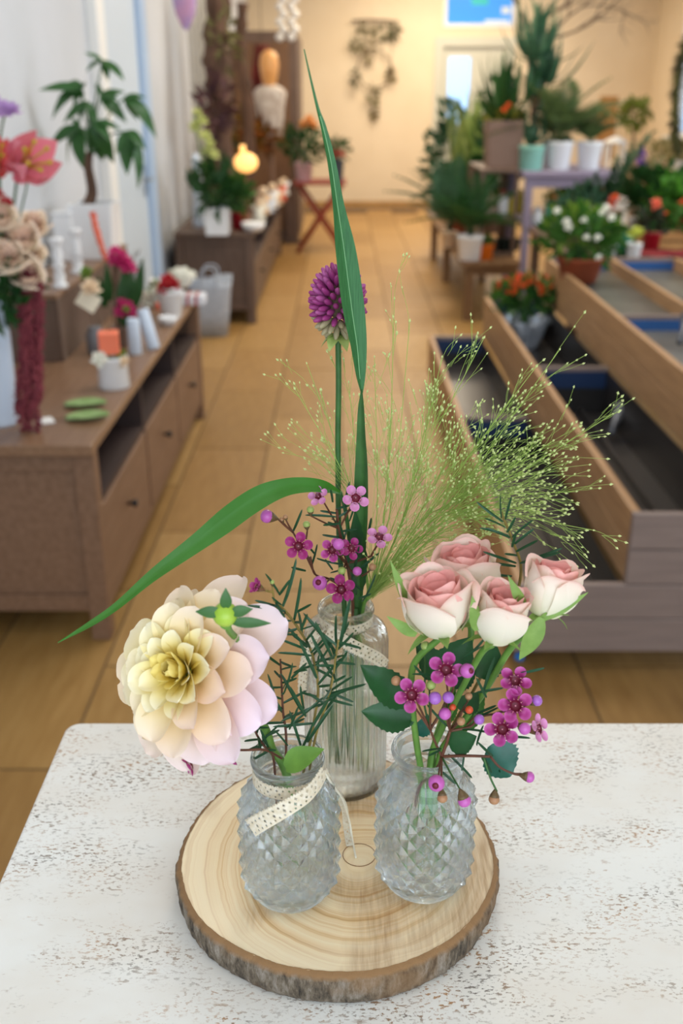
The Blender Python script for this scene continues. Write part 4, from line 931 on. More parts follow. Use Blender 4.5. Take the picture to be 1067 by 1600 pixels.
# ---- reed blades
def blade(name, parent, rows, mat, fold=.25):
    m = MB(); vs = []; fs = []
    C_, E_ = [], []
    for lx, ly, rx, ry, y, y2 in rows: C_.append(P(lx, ly, y)); E_.append(P(rx, ry, y2))
    C_ = spline(C_, 5); E_ = spline(E_, 5); mids = []; n = len(C_); nu = 6
    for k in range(n):
        a, b = C_[k], E_[k]; w = (b - a); t = (C_[min(k + 1, n - 1)] - C_[max(0, k - 1)]); nn = w.cross(t); nn = nn.normalized() if nn.length > 1e-12 else Vector((0, 1, 0))
        if nn.y < 0: nn = -nn
        for j in range(nu + 1): u = j / nu; vs.append(a + w * u + nn * w.length * fold * (1 - abs(2 * u - 1)))
        mids.append(a + w * .5 + nn * (w.length * fold - .0003))
    for k in range(n - 1):
        for j in range(nu): q = nu + 1; fs.append((k * q + j, k * q + j + 1, (k + 1) * q + j + 1, (k + 1) * q + j))
    m.add(vs, fs, True).build(name, mat, parent); return mids
rd = thing('reed_blade', 'long upright reed blade taller than the allium, twisted halfway', 'leaf', (VT[0], VT[1], T + .02), 'reed blades in the tall vase')
yb_ = .668
mids = blade('blade', rd, [(474, 77, 476, 77, .660, .660), (483, 120, 486, 119, .660, .660), (494, 170, 499, 169, .660, .661), (501, 200, 510, 198, .660, .662), (512, 257, 525, 254, .661, .664), (520, 323, 538, 320, .662, .667), (524, 388, 555, 385, .663, .670),
                        (531, 454, 566, 452, .664, .672), (538, 498, 571, 497, .665, .673), (548, 542, 573, 541, .666, .673), (556, 586, 571, 586, .667, .672), (563, 612, 567, 614, .668, .670)], M_blade, .18)
MB().tube([q for q in mids[12:-4]], .00032, 5).build('midrib', M_mid, rd)
blade('blade', rd, [(564, 608, 566, 608, .669, .669), (559, 640, 569, 640, .671, .669), (557, 680, 571, 680, .673, .668), (555, 720, 574, 722, .675, .669), (553, 765, 575, 767, .677, .671), (553, 820, 574, 820, .680, .674), (553, 880, 570, 880, .684, .680), (553, 940, 566, 940, .690, .687), (550, 985, 560, 985, .691, .690)], M_stemd, .25)
MB().tube(spline([P(556, 950, .690), vb(VT, .006, .002, .10), vb(VT, -.006, -.012, .03)], 8), .0022, 7).build('stalk', M_stemd, rd)
rb = thing('reed_blade', 'arching reed blade hanging out over the sideboard side', 'leaf', (VT[0], VT[1], T + .02), 'reed blades in the tall vase')
mids = blade('blade', rb, [(91, 1003, 90, 1005, .560, .560), (140, 970, 143, 979, .575, .572), (180, 941, 184, 953, .586, .582), (236, 889, 242, 908, .602, .596), (300, 836, 306, 866, .618, .611), (350, 792, 358, 832, .632, .624), (397, 761, 404, 799, .645, .637), (440, 748, 446, 776, .655, .647),
                        (480, 746, 482, 769, .663, .656), (510, 752, 510, 770, .670, .664), (532, 767, 532, 772, .676, .675)], M_blade2, .16)
MB().tube(spline([P(531, 769, .676), P(540, 800, .680), P(548, 870, .686), P(552, 950, .691), vb(VT, .002, .006, .02)], 8), .0016, 7).build('stalk', M_stemd, rb)
rleaf(rb, (560, 930), (555, 800), 15, .690, .676, M_rleaf, bend=.02)
# pointed dark leaf hanging inside the tall vase
MB().leaf(P(516, 1060, .682), P(524, 1222, .668) - P(516, 1060, .682), .072, .0035, (0, -1, .2), .02, 8).build('leaf_tip', M_stemd, rd)

# ---- panic grass
pg = thing('panic_grass', 'airy light green panic grass panicle fanning out behind the roses', 'grass', (VT[0], VT[1], T + .02))
rg = random.Random(11); hair = MB(); seed = MB(); axes = MB()
def hairline(pts, r): hair.tube(pts, r, 3, cap=False)
OCT = [(1, 2, 0), (2, 3, 0), (3, 4, 0), (4, 1, 0), (2, 1, 5), (3, 2, 5), (4, 3, 5), (1, 4, 5)]
def seed_at(p, d):
    d = d.normalized(); a = d.orthogonal().normalized(); b = d.cross(a); L = rg.uniform(.0022, .0036); w = L * .30
    seed.add([p, p + d * L * .45 + a * w, p + d * L * .45 + b * w, p + d * L * .45 - a * w, p + d * L * .45 - b * w, p + d * L], OCT, False)
base = P(578, 930, .690)
def stalk(end, ye, bulge, dens, y0=.688, side=(.25, .5), lv=.10, start=.35, r0=.0005):
    e = P(*end, ye); mid = base.lerp(e, .5) + Vector(bulge); s = spline([base + Vector((rg.uniform(-.003, .003), 0, 0)), base.lerp(mid, .5) + Vector(bulge) * .35, mid, e], 12); n = len(s)
    axes.tube(s, [r0 + (.00022 - r0) * i / (n - 1) for i in range(n)], 4); seed_at(s[-1], s[-1] - s[-2])
    for q in range(dens):
        f = start + (1 - start) * rg.random() ** .8; k = min(n - 2, int(f * (n - 1))); p = s[k]; d = (s[k + 1] - s[k]).normalized()
        o = Vector((rg.gauss(0, 1), rg.gauss(0, .6), rg.gauss(0, 1))).normalized(); L = lv * rg.uniform(.35, 1.0) * (1.25 - f * .85); dd = (d + o * rg.uniform(*side)).normalized()
        m1 = p + dd * L * .5 + jit(.002); e1 = p + dd * L + o * L * .06 + Vector((0, 0, -.04 * L)); sp = spline([p, m1, e1], 3); hairline(sp, .00015); seed_at(e1, e1 - m1)
        for _ in range(rg.choice((1, 2, 2, 3))):
            g = rg.uniform(.4, .9); p2 = p.lerp(e1, g); o2 = Vector((rg.gauss(0, 1), rg.gauss(0, .6), rg.gauss(0, 1))).normalized(); L2 = rg.uniform(.005, .016); e2 = p2 + (dd + o2 * .45).normalized() * L2
            hairline([p2, p2.lerp(e2, .5) + jit(.0006), e2], .00013); seed_at(e2, e2 - p2)
W0 = (.012, 0, .006)
for end, ye, bl, dn in (((755, 530), .66, (-.004, 0, .006), 14), ((873, 548), .63, (.006, 0, .0), 20), ((836, 575), .64, (0, 0, .004), 16), ((955, 648), .62, (.006, 0, .016), 26), ((925, 828), .60, (.01, 0, .040), 22), ((898, 768), .61, (.012, 0, .038), 22), ((862, 690), .63, (.012, 0, .025), 26),
                     ((640, 505), .69, (.006, 0, 0), 12), ((616, 470), .70, (.006, 0, 0), 8), ((690, 560), .68, (.008, 0, .002), 16), ((585, 560), .70, (.004, 0, 0), 10), ((545, 600), .71, (0, 0, 0), 12), ((480, 570), .71, (.004, 0, .012), 9), ((462, 610), .70, (.006, 0, .02), 9), ((470, 700), .71, (.006, 0, .03), 9),
                     ((800, 620), .64, (.01, 0, .016), 22), ((770, 720), .65, (.012, 0, .028), 26), ((740, 800), .66, (.01, 0, .036), 24), ((715, 690), .67, (.01, 0, .016), 24), ((670, 640), .68, (.008, 0, .008), 18), ((820, 740), .63, (.012, 0, .034), 24), ((700, 840), .66, (.01, 0, .026), 20), ((845, 800), .62, (.012, 0, .04), 20), ((655, 740), .68, (.008, 0, .016), 20), ((780, 830), .64, (.012, 0, .042), 18), ((610, 660), .70, (.004, 0, .004), 12)):
    stalk(end, ye, bl, dn)
for q in range(130):                                      # the dense haze low in the panicle
    ex = rg.gauss(668, 62); ey = 905 - abs(rg.gauss(0, 1)) * 70 - max(0, (ex - 640)) * .35
    if ex < 585 or ey < 600: continue
    y = rg.uniform(.64, .70); e = P(ex, ey, y); mid = base.lerp(e, .55) + Vector((rg.uniform(-.004, .008), rg.uniform(-.01, .01), rg.uniform(.002, .02))); s = spline([base + jit(.003), mid, e], 6); hairline(s, .00014); seed_at(e, e - mid)
    if rg.random() < .8:
        p2 = s[rg.randrange(4, 10)]; e2 = p2 + ((e - mid).normalized() + jit(.7)).normalized() * rg.uniform(.008, .03); hairline([p2, p2.lerp(e2, .5) + jit(.001), e2], .00013); seed_at(e2, e2 - p2)
axes.build('stalks', M_hair, pg, kind='stuff'); hair.build('hair_branches', M_hair, pg, kind='stuff'); seed.build('seeds', M_seed, pg, kind='stuff')
MB().tube(spline([base, P(566, 955, .691), vb(VT, .010, .0, .09), vb(VT, .012, -.006, .02)], 8), .0019, 7).build('stem', M_stem, pg)

# ================================================================== POTS, PLANTS AND WARES AROUND THE SHOP
rb_ = random.Random(21)
def at_(n): return Matrix.Translation(n)
def pot(t, c, rt, rb, h, mat, square=False, soil=True, name='pot'):
    if square:
        m = MB(); k = rb / rt
        def ring(r, z): return [(-r, -r, z), (r, -r, z), (r, r, z), (-r, r, z)]
        vs = ring(rb, 0) + ring(rt, h) + ring(rt * .9, h) + ring(rt * .88, h * .86)
        fs = [(3, 2, 1, 0)] + [(4 * j + i, 4 * j + (i + 1) % 4, 4 * j + 4 + (i + 1) % 4, 4 * j + 4 + i) for j in range(3) for i in range(4)]
        m.add(vs, fs, False); o = link(m.mesh(name, mat), name, t, at_(c)); bevel(o, .004)
        if soil: link(MB().add([(-rt * .88, -rt * .88, h * .87), (rt * .88, -rt * .88, h * .87), (rt * .88, rt * .88, h * .87), (-rt * .88, rt * .88, h * .87), (0, 0, h * .9)], [(0, 1, 4), (1, 2, 4), (2, 3, 4), (3, 0, 4)]).mesh('soil', M_soil), 'soil', t, at_(c))
    else:
        m = MB().lathe([(0, 0), (rb * .94, 0), (rb, h * .03), (rt * .98, h * .88), (rt * 1.03, h * .90), (rt * 1.03, h * .99), (rt, h), (rt * .9, h), (rt * .86, h * .86), (0, h * .86)], n=24)
        link(m.mesh(name, mat), name, t, at_(c))
        if soil: link(MB().lathe([(rt * .88, h * .86), (rt * .5, h * .92), (0, h * .93)], n=20).mesh('soil', M_soil), 'soil', t, at_(c))
def bush(t, c, rx, ry, rz, n, L, w, mat, name='foliage', up=.3, seed_=1, hollow=.35, stems=True):
    r = random.Random(seed_); m = MB(); c = Vector(c)
    for i in range(n):
        d = Vector((r.gauss(0, 1), r.gauss(0, 1), r.gauss(0, 1))).normalized(); q = (hollow + (1 - hollow) * r.random()) ; p = Vector((d.x * rx * q, d.y * ry * q, d.z * rz * q))
        dd = (d + Vector((r.uniform(-.6, .6), r.uniform(-.6, .6), up + r.uniform(-.5, .5)))).normalized()
        m.leaf(p, dd, L * r.uniform(.7, 1.25), w * r.uniform(.8, 1.2), d.orthogonal(), .35, 2)
    link(m.mesh(name, mat), name, t, at_(c), kind='stuff')
    if stems:
        s = MB()
        for i in range(7):
            a = i * .9; e = Vector((cos(a) * rx * .55, sin(a) * ry * .55, rz * .45 * r.uniform(.3, 1)))
            s.tube(spline([Vector((cos(a) * .012, sin(a) * .012, -rz * 1.0)), e * .4 + Vector((0, 0, -rz * .3)), e], 4), .004, 5)
        link(s.mesh('stems', M_stemd), 'stems', t, at_(c))
def straps(t, c, n, L, w, mat, tilt=(10, 75), bend=.6, seed_=1, label=None, nseg=6):
    r = random.Random(seed_); ms = [MB().leaf((0, 0, 0), (0, 0, 1), 1, w / L, (0, 1, 0), b, nseg).mesh('leaf', mat) for b in (bend * .6, bend, bend * 1.3)]
    for i in range(n):
        f = i / n; ti = R(tilt[0] + (tilt[1] - tilt[0]) * f + r.uniform(-7, 7)); a = i * 2.4 + r.uniform(-.3, .3); s = L * r.uniform(.75, 1.1)
        link(ms[r.randrange(3)], 'leaf', t, Matrix.Translation(Vector(c) + Vector((0, 0, .02 * (1 - f)))) @ Matrix.Rotation(a, 4, 'Z') @ Matrix.Rotation(-ti, 4, 'X') @ Matrix.Rotation(0, 4, 'Z') @ Matrix.Diagonal((s, s, s, 1)))
def fronds(t, c, n, L, mat, tilt=(10, 75), seed_=1, lw=.010, ll=.28, name='frond'):
    r = random.Random(seed_)
    def fr_(b):
        m = MB(); pts = [Vector((0, b * .55 * q * q, q - .22 * b * q * q)) for q in [k / 8 for k in range(9)]]; m.tube(pts, [.006 * (1 - .8 * k / 8) for k in range(9)], 4)
        for k in range(14):
            q = .22 + .78 * k / 13; i = min(7, int(q * 8)); p = pts[i].lerp(pts[i + 1], q * 8 - i) if q < 1 else pts[8]; d = (pts[min(8, i + 1)] - pts[i]).normalized()
            for s in (-1, 1): m.leaf(p, d * .75 + Vector((s * .8, 0, 0)), ll * sin(pi * (.25 + .7 * q)), lw / L * .62, (0, 1, .2), .3, 2)
        return m.mesh(name, mat)
    ms = [fr_(.5), fr_(.9), fr_(1.3)]
    for i in range(n):
        f = i / n; ti = R(tilt[0] + (tilt[1] - tilt[0]) * f * .6 + r.uniform(-6, 6)); a = i * 2.4 + r.uniform(-.3, .3); s = L * r.uniform(.75, 1.1)
        link(ms[r.randrange(3)], name, t, Matrix.Translation(c) @ Matrix.Rotation(a, 4, 'Z') @ Matrix.Rotation(-ti, 4, 'X') @ Matrix.Diagonal((s, s, s, 1)))
def tuft(mat, n=12, name='blossom', sd=3):       # a small round many-petalled bloom of radius 1
    r = random.Random(sd); m = MB()
    for i in range(n):
        f = i / n; a = i * 2.4; ti = R(12 + 85 * f); d = Vector((sin(ti) * cos(a), sin(ti) * sin(a), cos(ti)))
        m.leaf(d * .15, d, .95, .42, Vector((-cos(ti) * cos(a), -cos(ti) * sin(a), sin(ti))) * -1, -.25, 3)
    return m.mesh(name, mat)
TUFT = {}
def blooms(t, pts, r, mat, name='blossom', d=(0, -.5, .8)):
    me = TUFT.setdefault((mat.name, name), tuft(mat, 12, name))
    for p in pts: link(me, name, t, frame(p, Vector(d) + jit(.35), (0, 1, 0), rb_.uniform(0, 3), r * rb_.uniform(.85, 1.15)))
def scat(c, rx, ry, rz, n, sd=1):
    r = random.Random(sd); out = []
    for i in range(n):
        d = Vector((r.gauss(0, 1), r.gauss(0, 1), abs(r.gauss(0, 1)) * .8 + .1)).normalized(); out.append(Vector(c) + Vector((d.x * rx, d.y * ry, d.z * rz)))
    return out
BT = .60
# ---- on the near sideboard
vb1 = Z(4, 662, BT); t = thing('tall_vase', 'tall pale blue vase at the near end of the sideboard, holding the peach bouquet', 'vase', vb1)
hv = P(4, 468, vb1.y).z - BT
link(MB().lathe([(0, 0), (.042, 0), (.046, .01), (.05, hv * .5), (.054, hv * .98), (.052, hv), (.046, hv), (.044, hv * .6), (0, hv * .58)], n=32).mesh('vase_body', M_palegl), 'vase_body', t, at_(vb1))
bq = P(4, 440, vb1.y); by = vb1.y
t = thing('leafy_filler', 'dark green leaves packed between the peach roses in the tall vase', 'foliage', (bq.x, bq.y, BT + .2))
bush(t, bq + Vector((0, 0, -.02)), .085, .085, .09, 130, .06, .016, M_gA, seed_=4); 
MB().tube([Vector((vb1.x, vb1.y, BT + .16)), bq], .012, 6).build('stem', M_stemd, t)
def bg_rose(label, p, r, mats, grp, d=None, stem=None):
    t = thing('rose', label, 'flower', p, grp)
    d = d or (TOCAM(p) + Vector((0, 0, .5)))
    M = frame(p, d, (0, 1, 0), rb_.uniform(0, 3), r * 2.6)
    for i in range(11):
        me = BGP.setdefault((i, mats), None) or BGP.__setitem__((i, mats), bg_petal((i + .35) / 11, i, mats)) or BGP[(i, mats)]
        link(me, 'petal', t, M @ Matrix.Translation((0, 0, -.45)) @ Matrix.Rotation(i * 2.4, 4, 'Z'))
    e = stem or (bq + Vector((0, 0, -.08))); MB().tube(spline([p - Vector(d).normalized() * r * .55, (p + e) / 2 + Vector((0, 0, -.01)), e], 4), .0028, 5).build('stem', M_stemd, t)
    return t
BGP = {}
def bg_petal(t, i, mats):
    me = rose_petal(t, i, 11, 9); me = recol(me, lambda c: mixc(c, C3(mats), .75)); return me
for k, (px, py, dy, r, l) in enumerate(((12, 405, -.06, .034, 'cream peach rose low at the front of the tall vase bouquet'), (42, 432, -.03, .032, 'cream rose with apricot heart above the hanging amaranth'), (36, 375, -.02, .03, 'cream rose facing the aisle, in the middle of the tall vase bouquet'),
                                  (4, 368, .0, .034, 'apricot rose on the wall side of the tall vase bouquet'), (55, 352, .02, .027, 'small cream rose reaching toward the white candlestick'), (0, 340, -.03, .03, 'apricot rose under the big pink lily'), (50, 400, .02, .026, 'white rose at the aisle edge of the tall vase bouquet'))):
    bg_rose(l, P(px, py, by + dy), r, '#fdf0da', 'peach roses in the tall vase')
def lily(label, px, py, dy, L, mat, d):
    p = P(px, py, by + dy); t = thing('lily', label, 'flower', p, 'pink lilies in the tall vase')
    me = MB().leaf((0, 0, 0), (0, 0, 1), L, L * .24, (0, 1, 0), .45, 8).mesh('petal', mat); M = frame(p, d, (0, 0, 1))
    for i in range(6): link(me, 'petal', t, M @ Matrix.Rotation(i * pi / 3, 4, 'Z') @ Matrix.Rotation(R(-48), 4, 'X'))
    sm = MB()
    for i in range(6): a = i * pi / 3 + .5; sm.tube([(0, 0, 0), (L * .12 * cos(a), L * .12 * sin(a), L * .5), (L * .22 * cos(a), L * .22 * sin(a), L * .72)], L * .018, 4); sm.ball((L * .22 * cos(a), L * .22 * sin(a), L * .74), L * .045, 6, 4)
    link(sm.mesh('stamens', M_yel), 'stamens', t, M); e = bq; MB().tube(spline([p - Vector(d).normalized() * .004, (p + e) / 2, e], 5), .0035, 6).build('stem', M_stemd, t)
lily('big pink lily spreading its petals toward the money tree', 30, 262, 0, .15, M_pink, (.55, -.6, .25))
lily('coral pink lily partly cut by the picture edge, above the roses', -4, 262, .02, .12, pm('petal_coral_pink', '#e86a6a', .55, trans=.2), (.2, -.8, .5))
p = P(8, 172, by); t = thing('lilac_orchid', 'pale lilac bloom topping the tall vase bouquet', 'flower', p); blooms(t, [p, P(-8, 160, by), P(20, 176, by)], .024, M_lilac)
MB().tube(spline([p, P(0, 240, by + .02), bq], 5), .003, 5).build('stem', M_stemd, t)
p = P(45, 228, by); t = thing('lily_bud', 'closed pink lily bud beside the big pink lily', 'flower', p); link(MB().lathe([(0, -.025), (.007, -.02), (.010, 0), (.008, .02), (0, .03)], n=10).mesh('bud', M_coral), 'bud', t, at_(p)); MB().tube(spline([p - Vector((0, 0, .02)), P(40, 300, by), bq], 4), .0025, 5).build('stem', M_stemd, t)
p = P(2, 318, by - .03); t = thing('dark_red_berry_sprig', 'dark red berries between lily and roses in the tall vase', 'berries', p)
for q in scat(p, .022, .02, .03, 9, 3): link(MB().ball((0, 0, 0), .008, 8, 6).mesh('berry', M_redfl), 'berry', t, at_(q))
MB().tube([p, bq], .003, 5).build('stem', M_stemd, t)
t = thing('amaranth', 'burgundy hanging amaranth trailing from the tall vase over the sideboard end', 'flower', P(50, 440, by - .02))
for i in range(9):
    x0 = 32 + i * 3.5; y0 = by - .03 - .02 * (i % 3); a = P(20 + i * 4, 430 + (i % 3) * 6, by); L = rb_.uniform(640, 725) if i < 6 else rb_.uniform(560, 680); m = MB()
    sp = spline([bq + Vector((.02, -.03, .03)), a + Vector((.02, -.03, .01)), P(x0 + rb_.uniform(-4, 4), 520, y0), P(x0 + rb_.uniform(-8, 8) + 2, 600, y0 - .01), P(x0 + rb_.uniform(-8, 8), L, y0 - .02)], 8); n = len(sp)
    for k in range(6, n):
        for _ in range(9): m.ball(sp[k] + jit(.0085), rb_.uniform(.0032, .0055), 5, 4)
    m.tube(sp, .003, 5); m.build('tassel', M_burg, t)
tg = Z(72, 659, BT); t = thing('price_tag', 'small white tag lying flat near the edge of the sideboard', 'tag', tg)
o = link(MB().box(-.020, .020, -.026, .026, .0005, .006).mesh('tag_card', pm('white_card', '#f4f4f2', .6)), 'tag_card', t, at_(tg) @ Matrix.Rotation(R(28), 4, 'Z')); bevel(o, .002)
cb = MB().tube(spline([tg + Vector((.02, .01, .002)), tg + Vector((.05, .03, .002)), Z(115, 650, BT + .002)], 5), .0012, 5).build('string', M_twig, t)
M_felt = pm('pale_green_felt', '#9fb87e', .9, '#86a365', 30)
for px, py, rz, l in ((131, 636, 8, 'pale green leaf shaped dish lying behind the other green one'), (134, 656, 14, 'pale green leaf shaped dish lying in front, nearer the sideboard edge')):
    c = Z(px, py, BT); t = thing('leaf_dish', l, 'dish', c); m = MB(); vs = []; fs = []; N = 14
    for k in range(N + 1):
        q = k / N; hw = .036 * sin(pi * (.02 + .96 * q)) ** .75
        for j in range(7): u = j / 3 - 1; vs.append((-.055 + .12 * q, u * hw, .002 + .012 * abs(u) ** 2 + .004 * q))
    for k in range(N):
        for j in range(6): fs.append((k * 7 + j, (k + 1) * 7 + j, (k + 1) * 7 + j + 1, k * 7 + j + 1))
    m.add(vs, fs, True); o = link(m.mesh('dish', M_felt), 'dish', t, at_(c) @ Matrix.Rotation(R(rz), 4, 'Z')); s = o.modifiers.new('thick', 'SOLIDIFY'); s.thickness = .003; s.offset = 1
# white pot with orange candle and white flower
c = Z(179, 604, BT); t = thing('white_pot', 'small white pot under the coral cube candle', 'pot', c); pot(t, c, .046, .049, .098, M_white, soil=False)
bush(t, c + Vector((0, 0, .098)), .04, .04, .014, 60, .02, .008, M_gC, seed_=9, stems=False, name='moss')
c2 = c + Vector((-.004, -.004, .108)); t = thing('cube_candle', 'coral orange cube candle set in the small white pot', 'candle', c2)
o = link(MB().box(-.031, .031, -.031, .031, 0, .066).mesh('wax', pm('coral_wax', '#f5805c', .45, sss=.2)), 'wax', t, at_(c2) @ Matrix.Rotation(R(12), 4, 'Z')); bevel(o, .004); MB().tube([c2 + Vector((0, 0, .066)), c2 + Vector((0, 0, .074))], .001, 4).build('wick', M_black, t)
p = P(156, 562, c.y - .045); t = thing('white_bloom', 'white bloom tucked beside the coral cube candle', 'flower', p); blooms(t, [p], .026, M_whfl); MB().tube([p, c + Vector((-.02, -.02, .09))], .002, 5).build('stem', M_stem, t)
p = P(194, 565, c.y - .03); t = thing('yellow_bloom', 'pale yellow bloom on the aisle side of the coral candle', 'flower', p); blooms(t, [p, P(190, 572, c.y - .03)], .014, M_cream); MB().tube([p, c + Vector((.02, -.01, .09))], .002, 5).build('stem', M_stem, t)
# slim white vases
for px, py, tx, ty, l in ((212, 553, 206, 497, 'slim white vase standing upright under the pink bloom'), (241, 545, 222, 483, 'slim white vase leaning against the upright one')):
    b = Z(px, py, BT); tp = P(tx, ty, b.y + .02); t = thing('slim_vase', l, 'vase', b, 'slim white vases on the near sideboard'); d = tp - b; L = d.length
    m = MB().lathe([(0, 0), (.020, 0), (.022, .004), (.022, L * .96), (.020, L), (.015, L), (.014, L * .7), (0, L * .68)], n=18); link(m.mesh('vase_body', M_palegl), 'vase_body', t, frame(b, d) if px > 220 else at_(b))
# pink flowered plant behind the slim vases
c = Z(187, 540, BT); t = thing('pink_hyacinth', 'hot pink flowering plant with dark upright leaves behind the white pots', 'plant', c)
pot(t, c, .034, .030, .07, M_brownpot); MB().tube(spline([c + Vector((0, 0, .06)), P(184, 480, c.y), P(180, 430, c.y), P(184, 400, c.y)], 6), .008, 6).build('stem', M_bark, t)
blooms(t, [P(x, y, c.y - .02) for x, y in ((180, 397), (190, 402), (186, 412), (196, 412), (201, 420), (178, 408))], .026, M_hot); blooms(t, [P(x, y, c.y - .04) for x, y in ((190, 474), (201, 478), (205, 488), (188, 487))], .021, M_hot); blooms(t, [P(197, 484, c.y - .06)], .014, M_gC)
for a, b, w in (((195, 510), (192, 418), .030), ((215, 475), (222, 402), .017), ((172, 470), (165, 412), .018), ((205, 500), (205, 425), .026), ((165, 480), (152, 430), .02)):
    A_ = P(*a, c.y); d = P(*b, c.y - .02) - A_; MB().leaf(A_, d, d.length, w, (0, -1, .2), .1, 8).build('leaf', M_gA, t)
for px, py, r, mt, l, yy in ((142, 452, .034, M_cream, 'cream dried bloom beside the riser box', 3.45), (136, 428, .026, M_gC, 'pale green bloom above the cream dried one', 3.5)):
    p = P(px, py, yy); t = thing('dried_bloom', l, 'flower', p); blooms(t, [p], r, mt); MB().tube(spline([p, P(px + 14, py + 60, yy), Z(168, 545, BT + .001)], 5), .0025, 5).build('stem', M_twig, t)
b = Z(152, 552, BT); t = thing('grey_jar', 'small grey jar in the shade of the riser box', 'jar', b); link(MB().lathe([(0, 0), (.03, 0), (.034, .02), (.034, .07), (.024, .085), (.024, .095), (.018, .095), (0, .09)], n=18).mesh('jar_body', pm('grey_glaze', '#78787c', .4)), 'jar_body', t, at_(b))
p = P(138, 470, b.y - .02); t = thing('greeting_card', 'cream card on a stick in front of the riser box', 'card', p); o = link(MB().box(-.036, .036, -.001, .001, -.03, .03).mesh('card', pm('cream_card', '#efe6cf', .7)), 'card', t, frame(p, (.2, .35, .9), (0, 1, 0)) @ Matrix.Rotation(R(20), 4, 'Y')); MB().tube([p, b + Vector((0, -.005, .085))], .0018, 5).build('stick', M_twig, t)
# on the riser
M_turn = M_white
for px, py, ty, l in ((95, 450, 372, 'carved white candlestick on the riser, nearer the tall vase'), (123, 428, 358, 'carved white candlestick on the riser, beside the money tree pot')):
    b = Z(px, py, .83); h = P(px, ty, b.y).z - .83; t = thing('candlestick', l, 'candlestick', b, 'white candlesticks on the riser')
    pr = [(0, 0), (.026, 0), (.026, .012), (.016, .02), (.020, .04), (.014, .06), (.022, h * .45), (.014, h * .55), (.020, h * .68), (.013, h * .78), (.019, h * .88), (.024, h * .96), (.024, h), (0, h)]
    link(MB().lathe(pr, n=18).mesh('turned_body', M_turn), 'turned_body', t, at_(b))
b = Vector((-1.09, 4.05, .83)); t = thing('white_box', 'tall white box at the wall behind the candlesticks', 'box', b); h = P(75, 335, b.y).z - .83; o = link(MB().box(-.035, .035, -.04, .04, .0005, h).mesh('box_body', M_white), 'box_body', t, at_(b)); bevel(o, .003); o = link(MB().box(-.037, .037, -.042, .042, h, h + .012).mesh('lid', M_white), 'lid', t, at_(b)); bevel(o, .002)
b = Vector((-1.075, 4.28, .83)); t = thing('brown_bottle', 'slim brown bottle between the white candlesticks', 'bottle', b); h = P(104, 325, b.y).z - .83
link(MB().lathe([(0, 0), (.022, 0), (.024, .01), (.024, h * .62), (.010, h * .74), (.009, h * .97), (.012, h), (0, h)], n=18).mesh('bottle_body', pm('brown_glaze', '#8a6a3c', .35)), 'bottle_body', t, at_(b)); link(MB().lathe([(0, h), (.010, h), (.010, h + .03), (0, h + .032)], n=12).mesh('stopper', M_bark), 'stopper', t, at_(b))
c = Vector((-.985, 4.12, .83)); t = thing('money_tree', 'money tree with long drooping leaves in a square white pot', 'plant', c)
pot(t, c, .088, .070, .215, M_white, square=True); ph0 = c + Vector((-.03, 0, .19)); hub = P(140, 238, c.y); trk = spline([ph0, P(144, 300, c.y), P(138, 262, c.y), hub], 6)
MB().tube(trk, [.024 - .010 * k / len(trk) for k in range(len(trk))], 8).build('trunk', M_bark, t)
lm = [MB().leaf((0, 0, 0), (0, 1, 0), 1, .19, (0, 0, 1), b, 8).mesh('leaf', M_gM) for b in (.1, .25, .4)]
for cx, cy, tips in ((128, 140, ((58, 135), (62, 168), (100, 115), (112, 165), (88, 150), (128, 160), (132, 122))), (160, 95, ((132, 80), (130, 106), (170, 125), (196, 122), (178, 105))), (158, 150, ((185, 152), (200, 190), (150, 125), (196, 140), (172, 170))), (195, 152, ((228, 150), (256, 198), (218, 188), (206, 150), (224, 168))),
                     (125, 200, ((68, 215), (80, 245), (118, 268), (96, 205), (150, 230), (110, 180))), (150, 190, ((176, 262), (160, 268), (190, 200), (140, 160), (172, 215), (140, 245))), (200, 205, ((230, 240), (234, 298), (192, 245), (226, 222), (196, 275), (180, 240))), (138, 160, ((112, 190), (95, 190), (150, 195)))):
    q = P(cx, cy, c.y + rb_.uniform(-.07, .05)); pt = spline([hub + Vector((0, 0, -.02)), (hub + q) / 2 + Vector((0, 0, .02)), q], 5); MB().tube(pt, .0035, 5).build('leaf_stalk', M_gM, t)
    for tx, ty in tips:
        e = P(tx, ty, q.y + rb_.uniform(-.07, .04)); d = e - q; L = d.length; d.normalize(); n_ = (TOCAM(q) * .6 + Vector((0, 0, .7)) + jit(.3)); x_ = d.cross(n_).normalized(); n_ = x_.cross(d)
        link(lm[rb_.randrange(3)], 'leaf', t, Matrix.Translation(q) @ Matrix((x_, d, n_)).transposed().to_4x4() @ Matrix.Diagonal((min(L, .17) , L, L, 1)))
a, bq2 = P(146, 338, 3.75), P(166, 408, 3.72); t = thing('coral_plume', 'coral pink dried plume leaning in front of the money tree pot', 'flower', bq2); m = MB(); sp = spline([a, P(152, 365, 3.74), bq2], 8)
m.tube(sp, [.012 - .006 * abs(1 - 2 * k / (len(sp) - 1)) for k in range(len(sp))], 7)
for q in sp:
    for _ in range(8): m.leaf(q, (a - bq2).normalized() + jit(.7), .022, .004, (0, -1, 0), .2, 2)
m.build('plume', M_coral, t); MB().tube(spline([bq2, P(176, 460, 3.6), Z(178, 535, BT + .001)], 5), .003, 5).build('stem', M_twig, t)
